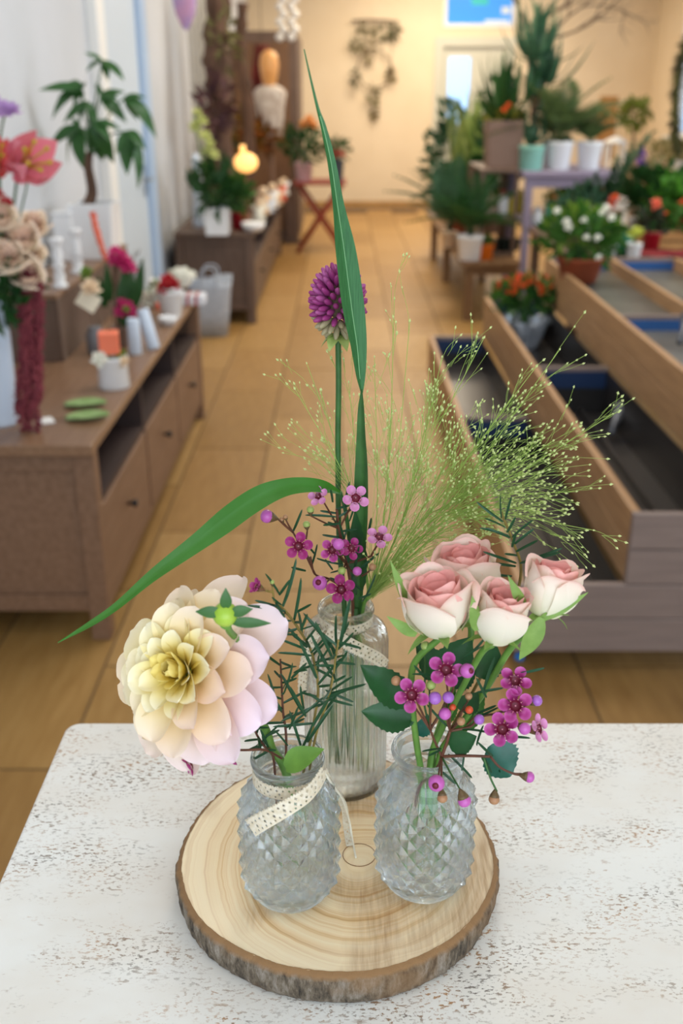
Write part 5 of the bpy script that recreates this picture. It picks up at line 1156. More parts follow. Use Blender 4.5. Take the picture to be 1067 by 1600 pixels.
# far end of the near sideboard
c = Z(268, 496, BT); t = thing('white_pot', 'white pot with a crimson bloom near the far end of the sideboard', 'pot', c); pot(t, c, .052, .040, .11, M_white); p = P(262, 441, c.y - .02); blooms(t, [p, P(272, 446, c.y - .03), P(256, 452, c.y - .03)], .032, M_redfl); MB().tube([c + Vector((0, 0, .1)), p], .004, 5).build('stem', M_stem, t)
c = Vector((-.80, 4.42, BT)); t = thing('white_hydrangea', 'round white hydrangea head at the far end of the sideboard', 'flower', c); p = P(285, 432, c.y); m = MB()
for q in scat(p - Vector((0, 0, .01)), .06, .06, .05, 70, 8): m.leaf(q, TOCAM(q) + jit(.8), .022, .010, (0, 0, 1), .2, 2)
m.ball(p - Vector((0, 0, .005)), .045, 12, 8); m.build('flower_head', M_whfl, t); pot(t, c, .045, .035, .09, M_white)
c = Z(240, 492, BT) + Vector((0, .2, 0)); t = thing('white_carnation_pot', 'low pot of white blooms with one orange, between pink and crimson flowers', 'plant', c); pot(t, c, .04, .034, .06, M_palegl)
blooms(t, [P(x, y, c.y - .03) for x, y in ((232, 462), (244, 456), (236, 478), (246, 470), (228, 472))], .026, M_whfl); blooms(t, [P(252, 480, c.y - .06)], .026, M_coral); bush(t, c + Vector((0, 0, .08)), .045, .045, .025, 40, .03, .01, M_gC, seed_=31, stems=False)
c = Z(263, 508, BT); t = thing('white_bowl', 'little white bowl at the front edge of the sideboard', 'bowl', c); link(MB().lathe([(0, 0), (.022, 0), (.036, .022), (.038, .034), (.034, .034), (.02, .008), (0, .007)], n=20).mesh('bowl_body', M_white), 'bowl_body', t, at_(c))
c = Vector((-.94, 4.40, BT)); t = thing('dried_bunch', 'dark dried twig bunch behind the crimson bloom', 'plant', c); pot(t, c, .035, .03, .07, M_brownpot); bush(t, c + Vector((0, 0, .13)), .075, .07, .07, 90, .045, .006, pm('dried_dark', '#5b4646', .8), seed_=12)
c = Z(303, 474, BT); t = thing('gift_parcel', 'small red and white wrapped parcel at the far corner of the sideboard', 'parcel', c); o = link(MB().box(-.06, .05, -.05, .05, .0005, .04).mesh('parcel_body', pm('parcel_paper', '#dcdfe6', .6)), 'parcel_body', t, at_(c)); bevel(o, .004)
for s in (-.025, .01): link(MB().box(s, s + .012, -.051, .051, .0, .0412).mesh('parcel_band', M_redfl), 'parcel_band', t, at_(c))
# grey felt bag on the floor between the sideboards
c = Vector((-.83, 6.35, 0)); t = thing('felt_bag', 'pale grey felt bag on the floor between the two sideboards', 'bag', c); m = MB(); vs = []; fs = []
for z, w, d in ((0.001, .10, .06), (.15, .115, .07), (.30, .13, .075), (.36, .14, .07), (.36, .13, .06), (.06, .095, .05)):
    for i in range(20): a = 2 * pi * i / 20; k = (abs(cos(a)) ** 6 + abs(sin(a)) ** 6) ** (-1 / 6); vs.append((w * k * cos(a), d * k * sin(a), z + (.02 * sin(2 * a) if z > .3 else 0)))
for j in range(5):
    for i in range(20): i2 = (i + 1) % 20; fs.append((j * 20 + i, j * 20 + i2, (j + 1) * 20 + i2, (j + 1) * 20 + i))
fs.append(tuple(range(20))[::-1]); fs.append(tuple(100 + i for i in range(20)))
M_bag = pm('grey_felt', '#b4bac4', .95, '#a3aab5', 40); link(m.add(vs, fs, True).mesh('bag_body', M_bag), 'bag_body', t, at_(c))
for s in (-1, 1): link(MB().tube(spline([(-.05, s * .068, .30), (-.04, s * .072, .42), (.04, s * .072, .42), (.05, s * .068, .30)], 6), .006, 6).mesh('handle', M_bag), 'handle', t, at_(c))

# ---- on and around the far sideboard
def potplant(name, label, px, py, z, rt, h, mat, fol, rx, rz, n, L, w, fm, sd, cz=None, cat='plant', group=None, rb=None, square=False, c=None):
    c = c or Z(px, py, z); t = thing(name, label, cat, c, group); pot(t, c, rt, rb or rt * .78, h, mat, square)
    if fol == 'bush': bush(t, c + Vector((0, 0, h + (cz if cz is not None else rz * .85))), rx, rx, rz, n, L, w, fm, seed_=sd)
    elif fol == 'strap': straps(t, c + Vector((0, 0, h * .9)), n, L, w, fm, seed_=sd)
    elif fol == 'frond': fronds(t, c + Vector((0, 0, h * .9)), n, L, fm, seed_=sd, lw=w)
    return t, c
t, c = potplant('potted_orchid', 'yellow green orchid in a square white pot at the near corner of the far sideboard', 341, 366, BT, .08, .17, M_white, 'bush', .15, .13, 110, .11, .032, M_gA, 41, square=True, rb=.07)
osp = spline([c + Vector((-.03, 0, .2)), P(322, 270, c.y), P(306, 200, c.y), P(308, 172, c.y)], 6); MB().tube(osp, .005, 5).build('flower_spike', M_stem, t)
blooms(t, [P(x, y, c.y - .03) for x, y in ((308, 178), (316, 190), (306, 198), (320, 214), (328, 226), (324, 238), (334, 242))], .04, pm('petal_yellow_green', '#c9cf86', .55, trans=.2))
b = Vector((-.96, 6.95, BT)); t = thing('white_figure', 'slim white ceramic figure among the orchid leaves', 'figurine', b); h = P(320, 238, b.y).z - BT; link(MB().lathe([(0, 0), (.04, 0), (.045, .02), (.03, h * .35), (.042, h * .55), (.022, h * .76), (.030, h * .88), (.02, h * .97), (0, h)], n=18).mesh('figure_body', M_palegl), 'figure_body', t, at_(b))
potplant('red_pot_plant', 'bushy green plant in a dark red pot on the far sideboard', 374, 358, BT, .06, .11, M_red, 'bush', .10, .13, 110, .06, .018, M_gB, 43)
b = Z(396, 361, BT); t = thing('white_bowl', 'wide white bowl at the near corner of the far sideboard', 'bowl', b); link(MB().lathe([(0, 0), (.05, 0), (.075, .03), (.08, .055), (.073, .055), (.04, .012), (0, .01)], n=22).mesh('bowl_body', M_white), 'bowl_body', t, at_(b))
M_gold = pm('warm_paper_lamp', '#f6c98a', .6, emit='#ffb866', estr=1.6)
k = 0
for (px, py, w, h, mt, l) in ((405, 345, .05, .14, M_whfl, 'white angel figure behind the wide white bowl'), (412, 335, .05, .20, M_cream, 'tall cream figure in the row on the far sideboard'), (420, 332, .045, .12, M_palegl, 'squat pale blue figure in the row on the far sideboard'), (426, 325, .05, .19, M_white, 'tall white figure near the middle of the far sideboard'),
                              (433, 320, .05, .13, M_cream, 'short cream figure past the middle of the far sideboard'), (439, 314, .05, .17, M_coral, 'coral figure toward the far end of the far sideboard'), (444, 305, .05, .15, M_white, 'last white figure at the far end of the far sideboard')):
    b = Z(px, py, BT); b.x = max(b.x, -1.0); t = thing('figurine', l, 'figurine', b, 'little figures on the far sideboard')
    link(MB().lathe([(0, 0), (w * .9, 0), (w, h * .05), (w * .45, h * .55), (w * .25, h * .68)], n=16).mesh('robe', mt), 'robe', t, at_(b)); link(MB().ball((0, 0, h * .82), h * .17, 12, 8).mesh('head', M_cream), 'head', t, at_(b))
    link(MB().leaf((0, w * .2, h * .5), (.8, .3, .5), w * 1.5, w * .4, (0, -1, 0), .2, 4).leaf((0, w * .2, h * .5), (-.8, .3, .5), w * 1.5, w * .4, (0, -1, 0), .2, 4).mesh('wings', mt), 'wings', t, at_(b))
b = Vector((-.80, 7.85, BT)); pz = P(384, 254, b.y); b = Vector((pz.x, pz.y, BT)); t = thing('glowing_lantern', 'small glowing orange lantern on the far sideboard', 'lamp', b)
link(MB().lathe([(0, 0), (.05, 0), (.05, .02), (.012, .03), (.012, pz.z - BT - .075), (0, pz.z - BT - .07)], n=14).mesh('lamp_foot', M_bark), 'lamp_foot', t, at_(b)); link(MB().ball((0, 0, 0), .085, 18, 12, (1.05, 1.05, .85)).mesh('lamp_shade', M_gold), 'lamp_shade', t, at_(pz))
link(MB().lathe([(.02, 0), (.02, .05), (0, .055)], n=10).mesh('lamp_cap', M_gold), 'lamp_cap', t, at_(pz + Vector((-.02, 0, .07))))
# bark trunks and post
for (x0, y0, x1, y1, yy, r, mt, l, nm, cat) in ((336, 262, 346, -40, 7.3, .085, M_bark, 'thick rough driftwood trunk rising at the wall behind the orchid', 'driftwood_trunk', 'trunk'), (385, 230, 379, 5, 8.3, .045, M_bark, 'thin dark branch upright beyond the white curtain', 'driftwood_trunk', 'trunk')):
    b = P(x0, y0, yy); e = P(x1, y1, yy); t = thing(nm, l, cat, Vector((max(b.x, XW + r), yy, BT))); sp = spline([Vector((max(b.x, XW + r), yy, BT + .002)), b.lerp(e, .3) + Vector((.02, 0, 0)), b.lerp(e, .65) - Vector((.025, 0, 0)), e], 8)
    sp = [Vector((max(q.x, XW + r + .01), q.y, q.z)) for q in sp]; MB().tube(sp, [r * (1.15 + .18 * sin(k * 1.9) - .3 * k / len(sp)) for k in range(len(sp))], 12).build('trunk', mt, t)
t = thing('climbing_foliage', 'purple and dark dried foliage tied along the driftwood trunk', 'plant', P(338, 185, 7.15)); bush(t, P(338, 165, 7.15), .10, .08, .22, 120, .09, .018, pm('dried_plum', '#5a3b48', .7, '#6d4a3a', 12), seed_=51, stems=False); bush(t, P(350, 60, 7.2), .09, .07, .2, 60, .08, .016, pm('dried_moss', '#7f7a4a', .7), seed_=52, stems=False, name='moss')
b = P(370, 240, 7.9); b = Vector((-1.02, 7.9, 0)); t = thing('curtain', 'narrow white curtain length hanging by the driftwood', 'curtain', (b.x, b.y, 1.0)); vs = []; fs = []
for j, z in enumerate((BT + .02, 1.2, 1.9, 2.98)):
    for i in range(25): u = i / 24 - .5; vs.append((b.x + u * .17 * (1 - .1 * (j % 2)), b.y + .022 * sin(i * 1.55 + j * .3), z))
for j in range(3):
    for i in range(24): fs.append((j * 25 + i, j * 25 + i + 1, (j + 1) * 25 + i + 1, (j + 1) * 25 + i))
o = MB().add(vs, fs, True).build('cloth', pm('white_cloth', '#e9e4da', .9), t); s = o.modifiers.new('thick', 'SOLIDIFY'); s.thickness = .003
rod = MB().tube([(b.x - .12, b.y, 2.985), (b.x + .12, b.y, 2.985)], .008, 6).build('rod', M_frame, t)
p = P(289, 12, 6.55); t = thing('hanging_heart', 'lilac and violet hanging heart on a cord from the ceiling', 'decoration', p); m = MB().lathe([(0, -.125), (.025, -.1), (.058, -.03), (.07, .04), (.058, .1), (.03, .125), (0, .11)], n=16); o = link(m.mesh('heart', pm('violet_felt', '#8c8cc4', .8, '#c493b4', 5)), 'heart', t, at_(p) @ Matrix.Diagonal((1, .45, 1, 1))); MB().tube([p + Vector((0, 0, .11)), Vector((p.x, p.y, ZC))], .002, 4).build('cord', M_twig, t)
# bust
b = P(423, 205, 8.7); b = Vector((b.x, b.y, BT)); t = thing('mannequin_bust', 'orange lit head bust in a white lace top among red cloth', 'mannequin', b); hz = P(423, 108, 8.7).z; ch = P(423, 172, 8.7).z
link(MB().lathe([(0, .001), (.09, .001), (.09, .02), (.02, .03), (.02, ch - BT - .18), (0, ch - BT - .17)], n=16).mesh('stand', M_bark), 'stand', t, at_(b))
link(MB().lathe([(0, ch - .2), (.09, ch - .2), (.11, ch - .05), (.12, ch + .05), (.135, ch + .13), (.10, ch + .17), (.045, ch + .19)], n=22).mesh('top', pm('white_lace_top', '#ddd6cc', .9, '#b9a99c', 22)), 'top', t, at_(Vector((b.x, b.y, 0))) @ Matrix.Diagonal((1, .7, 1, 1)))
m = MB().lathe([(.045, ch + .18), (.045, hz - .12), (.06, hz - .10), (.078, hz - .03), (.086, hz + .04), (.075, hz + .10), (.04, hz + .135), (0, hz + .14)], n=22); m.leaf((0, -.075, hz - .06), (0, -.4, .9), .06, .014, (0, -1, 0), -.3, 4)
m = m.mesh('head', pm('orange_lit_skin', '#e3a765', .4, emit='#ffb870', estr=.02)); link(m, 'head', t, at_(Vector((b.x, b.y, 0))) @ Matrix.Diagonal((.9, 1, 1, 1)))  # orange light on the head put into its colour, plus a faint glow
b = Vector((-.78, 9.0, .9)); t = thing('red_shawl', 'dark red shawl draped on the wall side behind the bust', 'cloth', P(405, 130, 9.0)); vs = []; fs = []
for j, (y, w) in enumerate(((70, 20), (110, 30), (160, 36), (205, 44))):
    for i in range(13): u = i / 12 - .5; q = P(408 + u * w, y, 9.0); vs.append((q.x, q.y + .03 * sin(i * 1.7 + j), q.z))
for j in range(3):
    for i in range(12): fs.append((j * 13 + i, j * 13 + i + 1, (j + 1) * 13 + i + 1, (j + 1) * 13 + i))
o = MB().add(vs, fs, True).build('cloth', pm('dark_red_cloth', '#7c2f28', .9, '#693028', 8), t); s = o.modifiers.new('thick', 'SOLIDIFY'); s.thickness = .004
MB().tube([P(396, 70, 9.0), P(420, 70, 9.0)], .01, 6).build('hanger', M_bark, t); MB().tube([P(408, 70, 9.0), Vector((P(408, 70, 9.0).x, 9.0, ZC))], .003, 4).build('cord', M_twig, t)
c = Vector((-.98, 8.55, BT)); t = thing('autumn_bunch', 'olive and rust coloured autumn foliage beside the lantern', 'plant', c); pot(t, c, .07, .055, .14, M_brownpot); q = P(372, 215, 8.5); bush(t, q, .17, .15, .20, 130, .10, .028, pm('autumn_olive', '#8a7a34', .6, '#a3602a', 6, trans=.2), seed_=61); bush(t, P(405, 215, 8.6), .13, .12, .14, 90, .09, .026, pm('autumn_rust', '#8f4a2a', .6, '#6b5a2a', 6, trans=.2), seed_=62, stems=False, name='rust_foliage')
MB().tube(spline([c + Vector((0, 0, .12)), (c + q) / 2, q], 4), .014, 6).build('trunk', M_bark, t)
# tall dark cupboard, hanging white garments
x0 = P(430, 130, 10.6).x; x1 = P(462, 130, 10.6).x; zt = P(450, 48, 10.6).z
t = thing('tall_cupboard', 'tall dark brown cupboard standing at the end of the left wall', 'cupboard', (x0, 10.6, 0)); box('body', (XW + .03, x1, 10.6, 11.9, 0, zt), M_dkwood, t, bev=.006)
box('side_panel', (XW + .12, x1 - .06, 10.588, 10.6, .12, zt - .1), pm('cupboard_panel', '#77563a', .5, '#684a31', 4, stretch=(10, 10, 1.5)), t, bev=.003)
for a, bb_ in ((10.65, 11.23), (11.27, 11.85)): dr = box('door', (x1, x1 + .018, a, bb_, .08, zt - .04), M_dkwood, t, bev=.003); link(MB().ball((0, 0, 0), .014, 8, 6).mesh('knob', M_black), 'knob', dr, at_((x1 + .03, (11.19 if a < 11 else 11.31), 1.1)))
for px, l in ((440, 'white crochet garland strand hanging nearer the driftwood'), (458, 'white crochet garland strand hanging in front of the cupboard')):
    p = P(px, 25, 9.8); t = thing('white_garland', l, 'garland', p, 'white strands hanging by the cupboard'); m = MB().tube([P(px, 60, 9.8), Vector((p.x, 9.8, ZC))], .004, 4)
    m.build('cord', M_frame, t); me = MB().ball((0, 0, 0), .038, 8, 6, (1, .6, 1)).mesh('pompom', pm('pale_wool', '#d8d6d2', .95))
    for k in range(7): link(me, 'pompom', t, at_(P(px + (k % 2) * 6 - 3, 58 - k * 12, 9.8)))
# dark pedestal and red folding table
a = Z(457, 379, 0); t = thing('pedestal', 'narrow dark brown pedestal beside the red folding table', 'stand', (a.x, a.y, 0)); zt = P(457, 287, a.y).z; w = px2m(9, a.y, .3); o = box('column', (a.x - w, a.x + w, a.y - w, a.y + w, 0.03, zt), M_dkwood, t, bev=.004); box('foot_plate', (a.x - w - .02, a.x + w + .02, a.y - w - .02, a.y + w + .02, 0, .03), M_dkwood, t, bev=.004); box('top_plate', (a.x - w - .015, a.x + w + .015, a.y - w - .015, a.y + w + .015, zt, zt + .02), M_dkwood, t, bev=.004)
YT = 9.75; x0, x1 = P(458, 290, YT).x, P(541, 290, YT).x; zt = P(500, 286, YT).z
t = thing('folding_table', 'red folding table with crossed legs by the back wall', 'table', ((x0 + x1) / 2, YT, 0))
for k in range(5): box('slat', (x0, x1, YT + .004 + k * .11, YT + .1 + k * .11, zt - .022, zt), M_redpaint, t, bev=.003)
for yy in (YT + .03, YT + .48):
    MB().tube([(x0 + .03, yy, .012), (x1 - .04, yy, zt - .03)], .018, 6).build('leg', M_redpaint, t); MB().tube([(x1 - .03, yy + .035, .012), (x0 + .04, yy + .035, zt - .03)], .018, 6).build('leg', M_redpaint, t)
MB().tube([(x0 + .04, YT + .03, .03), (x0 + .04, YT + .48, .03)], .012, 6).build('rail', M_redpaint, t); MB().tube([(x1 - .04, YT + .06, .03), (x1 - .04, YT + .5, .03)], .012, 6).build('rail', M_redpaint, t)
t, c = potplant('pink_pot_plant', 'bushy dark plant in a pale pink pot on the red folding table', 0, 0, 0, .085, .17, pm('pale_pink_ceramic', '#d9b8bd', .4), 'bush', .21, .17, 190, .09, .022, M_gA, 71, c=Vector((P(475, 285, YT + .2).x, YT + .2, zt)))
p = P(483, 188, YT + .1); blooms(t, [p, P(476, 196, YT + .1), P(489, 197, YT + .1)], .055, pm('petal_apricot', '#dd9a55', .55, trans=.2)); MB().tube([c + Vector((0, 0, .2)), p], .006, 5).build('stem', M_stem, t)
t, c = potplant('blue_pot_plant', 'small red flowered plant in a slate blue pot on the red folding table', 0, 0, 0, .065, .20, pm('slate_blue_pot', '#4d5f72', .4), 'bush', .12, .10, 90, .07, .016, M_gA, 72, c=Vector((P(527, 285, YT + .15).x, YT + .15, zt)))
blooms(t, [P(x, y, YT + .08) for x, y in ((520, 243), (528, 238), (534, 244))], .035, M_redfl)

# ---- wall hanging on the back wall
yw = YB - .06; p = P(585, 33, yw); t = thing('wall_hanging', 'dried leaf wall hanging with a ring and tassels on the beige back wall', 'wall decoration', p)
MB().tube([P(550, 33, yw), P(570, 31, yw), P(600, 32, yw), P(622, 34, yw)], .012, 6).build('hanging_rod', M_bark, t)
q = P(585, 108, yw); r_ = px2m(27, yw, q.z); MB().tube([q + Vector((r_ * cos(a), 0, r_ * 1.0 * sin(a))) for a in [2 * pi * k / 32 for k in range(33)]], .008, 5, cap=False).build('hoop', M_twig, t)
for px in (556, 572, 585, 600, 616): MB().tube([P(px, 33, yw), P(px + (585 - px) * .2, 95, yw)], .003, 4).build('cord', M_twig, t)
for k, (px, py, rx, rz, mt) in enumerate(((572, 45, .10, .06, M_gC), (600, 50, .11, .09, M_gC), (577, 82, .07, .16, M_gA), (556, 70, .06, .08, M_gC), (555, 122, .05, .13, M_gB), (613, 118, .06, .10, M_gA), (583, 148, .07, .14, M_gA), (617, 50, .05, .1, M_gC), (585, 175, .03, .12, M_twig))):
    bush(t, P(px, py, yw), rx, .035, rz, 36, .075, .014, pm('dried_%d' % (k % 3), ['#6d6a3e', '#565a38', '#7d6f45'][k % 3], .8), seed_=80 + k, stems=False, name='dried_tuft', up=-.4)

# ================================================================== RIGHT SIDE PLANT DISPLAY
M_bench = pm('bench_wood', '#846444', 0.55, '#735537', 5, stretch=(12, 1.0, 12), bump=0.2, bscale=10)
# low bench along the aisle
t = thing('plant_bench', 'low brown wooden bench with square legs along the aisle', 'bench', (.83, 6.8, 0)); bx0, bx1, by0, by1, bz = .80, 1.19, 6.72, 9.9, .40
for k in range(4): box('plank', (bx0 + k * .0975, bx0 + k * .0975 + .094, by0, by1, bz - .03, bz), M_bench, t, bev=.003)
for yy in (6.76, 8.26, 9.45):
    for xx in (.83, 1.12): box('leg', (xx, xx + .06, yy, yy + .06, 0, bz - .03), M_bench, t, bev=.003)
    box('crossbar', (.83, 1.18, yy + .01, yy + .05, bz - .09, bz - .03), M_bench, t)
# mauve display table and brown shelf unit
t = thing('display_table', 'mauve painted display table carrying the mint and white pots', 'table', (1.24, 6.95, 0)); mx0, mx1, my0, my1, mz = 1.225, 1.83, 6.95, 7.75, .953
box('tabletop', (mx0 - .02, mx1 + .02, my0 - .02, my1, mz - .03, mz), M_purpwood, t, bev=.003)
for xx in (mx0, mx1 - .05):
    for yy in (my0, my1 - .06): box('leg', (xx, xx + .05, yy, yy + .05, 0, mz - .03), M_purpwood, t, bev=.003)
box('rail', (mx0 + .05, mx1 - .05, my0 + .01, my0 + .03, mz - .10, mz - .03), M_purpwood, t); box('rail', (mx0 + .05, mx1 - .05, my1 - .05, my1 - .03, mz - .10, mz - .03), M_purpwood, t)
box('shelf', (mx0 + .02, mx1 - .02, my0 + .03, my1 - .03, .585, .605), M_purpwood, t)
t = thing('shelf_unit', 'brown open shelf unit with bottles under the big brown planter', 'shelf', (.98, 7.0, .4)); sx0, sx1, sy0, sy1 = .93, 1.185, 6.98, 7.7
for z in (.402, .63, .945): box('shelf', (sx0, sx1, sy0, sy1, z, z + .022), M_dkwood, t, bev=.002)
for xx in (sx0, sx1 - .02): box('side_panel', (xx, xx + .02, sy1 - .3, sy1, .424, .945), M_dkwood, t)
for xx in (sx0, sx1 - .025): box('post', (xx, xx + .025, sy0, sy0 + .025, .424, .945), M_dkwood, t)
SH = .652
def bottle(label, px, y, z, r, h, mat, capm, grp=None):
    c = Vector((P(px, 350, y).x, y, z)); t = thing('bottle', label, 'bottle', c, grp)
    link(MB().lathe([(0, 0), (r * .95, 0), (r, .006), (r, h * .66), (r * .45, h * .8), (r * .42, h * .86), (0, h * .86)], n=16).mesh('bottle_body', mat), 'bottle_body', t, at_(c)); link(MB().lathe([(0, h * .84), (r * .5, h * .84), (r * .5, h), (0, h)], n=12).mesh('cap', capm), 'cap', t, at_(c))
M_yb = pm('yellow_plastic', '#c9b22c', .4); M_tq = pm('turquoise_plastic', '#5fc0b4', .4)
bottle('white bottle with a red cap on the open shelf unit', 784, 7.12, SH, .032, .17, M_white, M_red); bottle('yellow bottle with green cap next to the white one with red cap', 799, 7.15, SH, .03, .15, M_yb, M_gB); bottle('yellow bottle at the post end of the shelf unit', 811, 7.3, SH, .03, .16, M_yb, M_yb)
bottle('turquoise spray bottle under the mauve table', 857, 7.15, .605, .035, .20, M_tq, M_white); bottle('small white bottle under the mauve table beside its leg', 838, 7.1, .605, .04, .11, M_white, M_palegl)
for k, (px, l) in enumerate(((786, 'dark round pot on the lowest shelf, aisle side'), (801, 'dark round pot on the lowest shelf, beside the post'))):
    c = Vector((P(px, 395, 7.1).x, 7.1, .424)); t = thing('dark_pot', l, 'pot', c); pot(t, c, .05, .04, .08, pm('dark_green_glaze', '#24302c', .25))
# things on the mauve table and shelf unit
c = Vector((P(784, 262, 7.2).x, 7.22, .967)); t = thing('brown_planter', 'big square brown planter with dark green grassy plant on the shelf unit', 'plant', c); hh_ = P(784, 188, 7.2).z - c.z
pot(t, c, .125, .105, hh_, M_brownpot, square=True); straps(t, c + Vector((0, 0, hh_ * .9)), 46, .44, .02, M_gA, tilt=(4, 78), bend=.35, seed_=5); bush(t, c + Vector((0, 0, hh_ + .02)), .13, .13, .05, 90, .06, .014, pm('moss_yellow', '#8c8a34', .7, trans=.2), seed_=6, stems=False, name='moss')
blooms(t, [P(795, 165, 7.05), P(788, 172, 7.05)], .022, M_orfl)
c = Vector((P(828, 268, 7.12).x, 7.12, mz)); t = thing('dracaena', 'tall dracaena in a mint green pot on the mauve table', 'plant', c); hp = P(828, 227, 7.12).z - mz; pot(t, c, .088, .076, hp, M_mint)
MB().tube(spline([c + Vector((0, 0, hp * .9)), c + Vector((.01, 0, .35)), P(848, 120, 7.2)], 5), .014, 6).build('trunk', M_bark, t); MB().tube(spline([c + Vector((0, 0, hp * .9)), c + Vector((-.01, 0, .3)), P(834, 90, 7.2)], 5), .012, 6).build('trunk', M_bark, t)
for q, n, L in ((P(836, 95, 7.2), 22, .36), (P(852, 130, 7.2), 22, .32), (P(832, 165, 7.2), 18, .26), (c + Vector((0, 0, hp)), 12, .2)): straps(t, q, n, L, .026, M_gD, tilt=(8, 118), bend=.8, seed_=int(L * 100))
for px, yy, l, lf, sd in ((872, 7.15, 'white pot with bushy palm, next to the mint pot', 1, 3), (918, 7.15, 'white pot at the outer end of the mauve table', 1, 4), (862, 7.5, 'white pot set back behind the mint pot', 0, 5)):
    c = Vector((P(px, 268, yy).x, yy, mz)); hp = P(px, 221, yy).z - mz; t = thing('palm_pot', l, 'plant', c, 'white pots on the mauve table'); pot(t, c, .087, .066, hp, M_white)
    if lf: fronds(t, c + Vector((0, 0, hp * .9)), 30 if px < 900 else 18, .48 if px < 900 else .27, pm('palm_olive', '#5d7440', .5, '#4a6135', 10, trans=.25), tilt=(4, 66), seed_=sd, lw=.012)
    else: bush(t, c + Vector((0, 0, hp + .06)), .12, .12, .10, 90, .07, .016, M_gD, seed_=8)
t = thing('bare_branches', 'bare twisted branches arching up behind the dracaena', 'branches', Vector((P(835, 268, 7.6).x, 7.6, mz))); bb0 = Vector((P(835, 268, 7.6).x, 7.6, mz + .002)); m = MB(); rr = random.Random(5)
def grow(p, d, L, r, dep):
    pts = [p]; n = 5
    for k in range(n): d = (d + Vector((rr.uniform(-.3, .3), rr.uniform(-.25, .25), rr.uniform(-.22, .25)))).normalized(); pts.append(pts[-1] + d * L / n)
    m.tube(pts, [r * (1 - .5 * k / n) for k in range(n + 1)], 5)
    if dep:
        for _ in range(3): q = pts[rr.randrange(2, n + 1)]; grow(q, (d + Vector((rr.uniform(-.9, .9), rr.uniform(-.6, .6), rr.uniform(-.5, .6)))).normalized(), L * .6, r * .55, dep - 1)
m.tube(spline([bb0, P(832, 150, 7.6), P(822, 60, 7.6)], 6), .016, 6)
for d in ((.9, 0, .15), (.5, 0, .8), (-.3, 0, .9), (.8, -.2, -.05)): grow(P(823, 62, 7.6), Vector(d).normalized(), .55, .012, 3)
m.build('branch', M_twig, t, kind='stuff')
# on the bench
t, c = potplant('palm', 'large feathery dark palm in a cream pot at the near end of the bench', 733, 406, bz, .088, .16, M_white, 'none', 0, 0, 0, 0, 0, M_gA, 1, rb=.072); fronds(t, c + Vector((0, 0, .15)), 24, .44, M_gA, tilt=(2, 66), seed_=7, lw=.012)
c = Vector((P(757, 400, 6.86).x, 6.86, bz)); t = thing('orange_pot', 'small orange pot beside the cream palm pot', 'pot', c); pot(t, c, .06, .052, .10, M_orange); bush(t, c + Vector((0, 0, .12)), .045, .045, .03, 30, .04, .012, M_gB, seed_=14, stems=False)
t, c = potplant('leafy_palm', 'second feathery palm in a small cream pot, midway along the bench', 701, 386, bz, .062, .11, M_cream, 'none', 0, 0, 0, 0, 0, M_gB, 1); fronds(t, c + Vector((0, 0, .1)), 18, .55, M_gD, tilt=(0, 44), seed_=17, lw=.012)
t, c = potplant('tall_foliage', 'tall pale variegated plant behind the palms on the bench', 0, 0, bz, .09, .2, M_palegl, 'none', 0, 0, 0, 0, 0, M_gC, 1, c=Vector((1.1, 8.9, bz))); straps(t, c + Vector((0, 0, .18)), 26, .85, .04, pm('variegated', '#9fae62', .5, '#5f7c3c', 9, trans=.25), tilt=(3, 50), bend=.4, seed_=23)
t, c = potplant('dark_shrub', 'dark bushy shrub at the far end of the bench near the door', 0, 0, bz, .1, .18, M_brownpot, 'bush', .24, .42, 260, .11, .028, M_gD, 27, c=Vector((.98, 9.5, bz)))
t, c = potplant('tall_ivy_stand', 'tall slender ivy column beside the door pane', 0, 0, bz, .09, .18, M_brownpot, 'bush', .17, .55, 230, .08, .03, M_gA, 28, c=Vector((1.20, 8.2, bz)))
# basket of orange flowers in white foil, in the middle trough
c = Vector((.897, 4.86, .286)); t = thing('flower_basket', 'orange flowers in crumpled white foil set in the middle trough bay', 'plant', c)
vs = []; fs = []; n = 40; rr = random.Random(4)
for j, (r0, z) in enumerate(((.07, 0), (.085, .05), (.105, .10), (.118, .135), (.108, .135), (.09, .08))):
    for i in range(n): a = 2 * pi * i / n; k = r0 * (1 + .10 * sin(a * 9 + j) * min(1, z * 14) + rr.uniform(-.04, .04)); vs.append((k * cos(a) * .98, k * sin(a) * 1.15, z + (rr.uniform(-.012, .02) if j in (2, 3) else 0)))
for j in range(5):
    for i in range(n): i2 = (i + 1) % n; fs.append((j * n + i, j * n + i2, (j + 1) * n + i2, (j + 1) * n + i))
fs.append(tuple(range(n))[::-1]); fs.append(tuple(5 * n + i for i in range(n))); link(MB().add(vs, fs, False).mesh('foil_wrap', pm('white_foil', '#dbe3ee', .25, metal=.35)), 'foil_wrap', t, at_(c))
bc_ = c + Vector((.0, 0, .25)); bush(t, bc_, .18, .13, .09, 220, .05, .014, M_gB, seed_=33, stems=False); bush(t, bc_ + Vector((.02, 0, -.02)), .15, .12, .06, 110, .05, .014, M_gA, seed_=34, stems=False, name='dark_foliage')
blooms(t, scat(bc_ + Vector((.01, 0, .01)), .165, .12, .085, 44, 6), .014, M_orfl)
MB().tube([c + Vector((0, 0, .02)), bc_], .02, 6).build('stem', M_stemd, t)
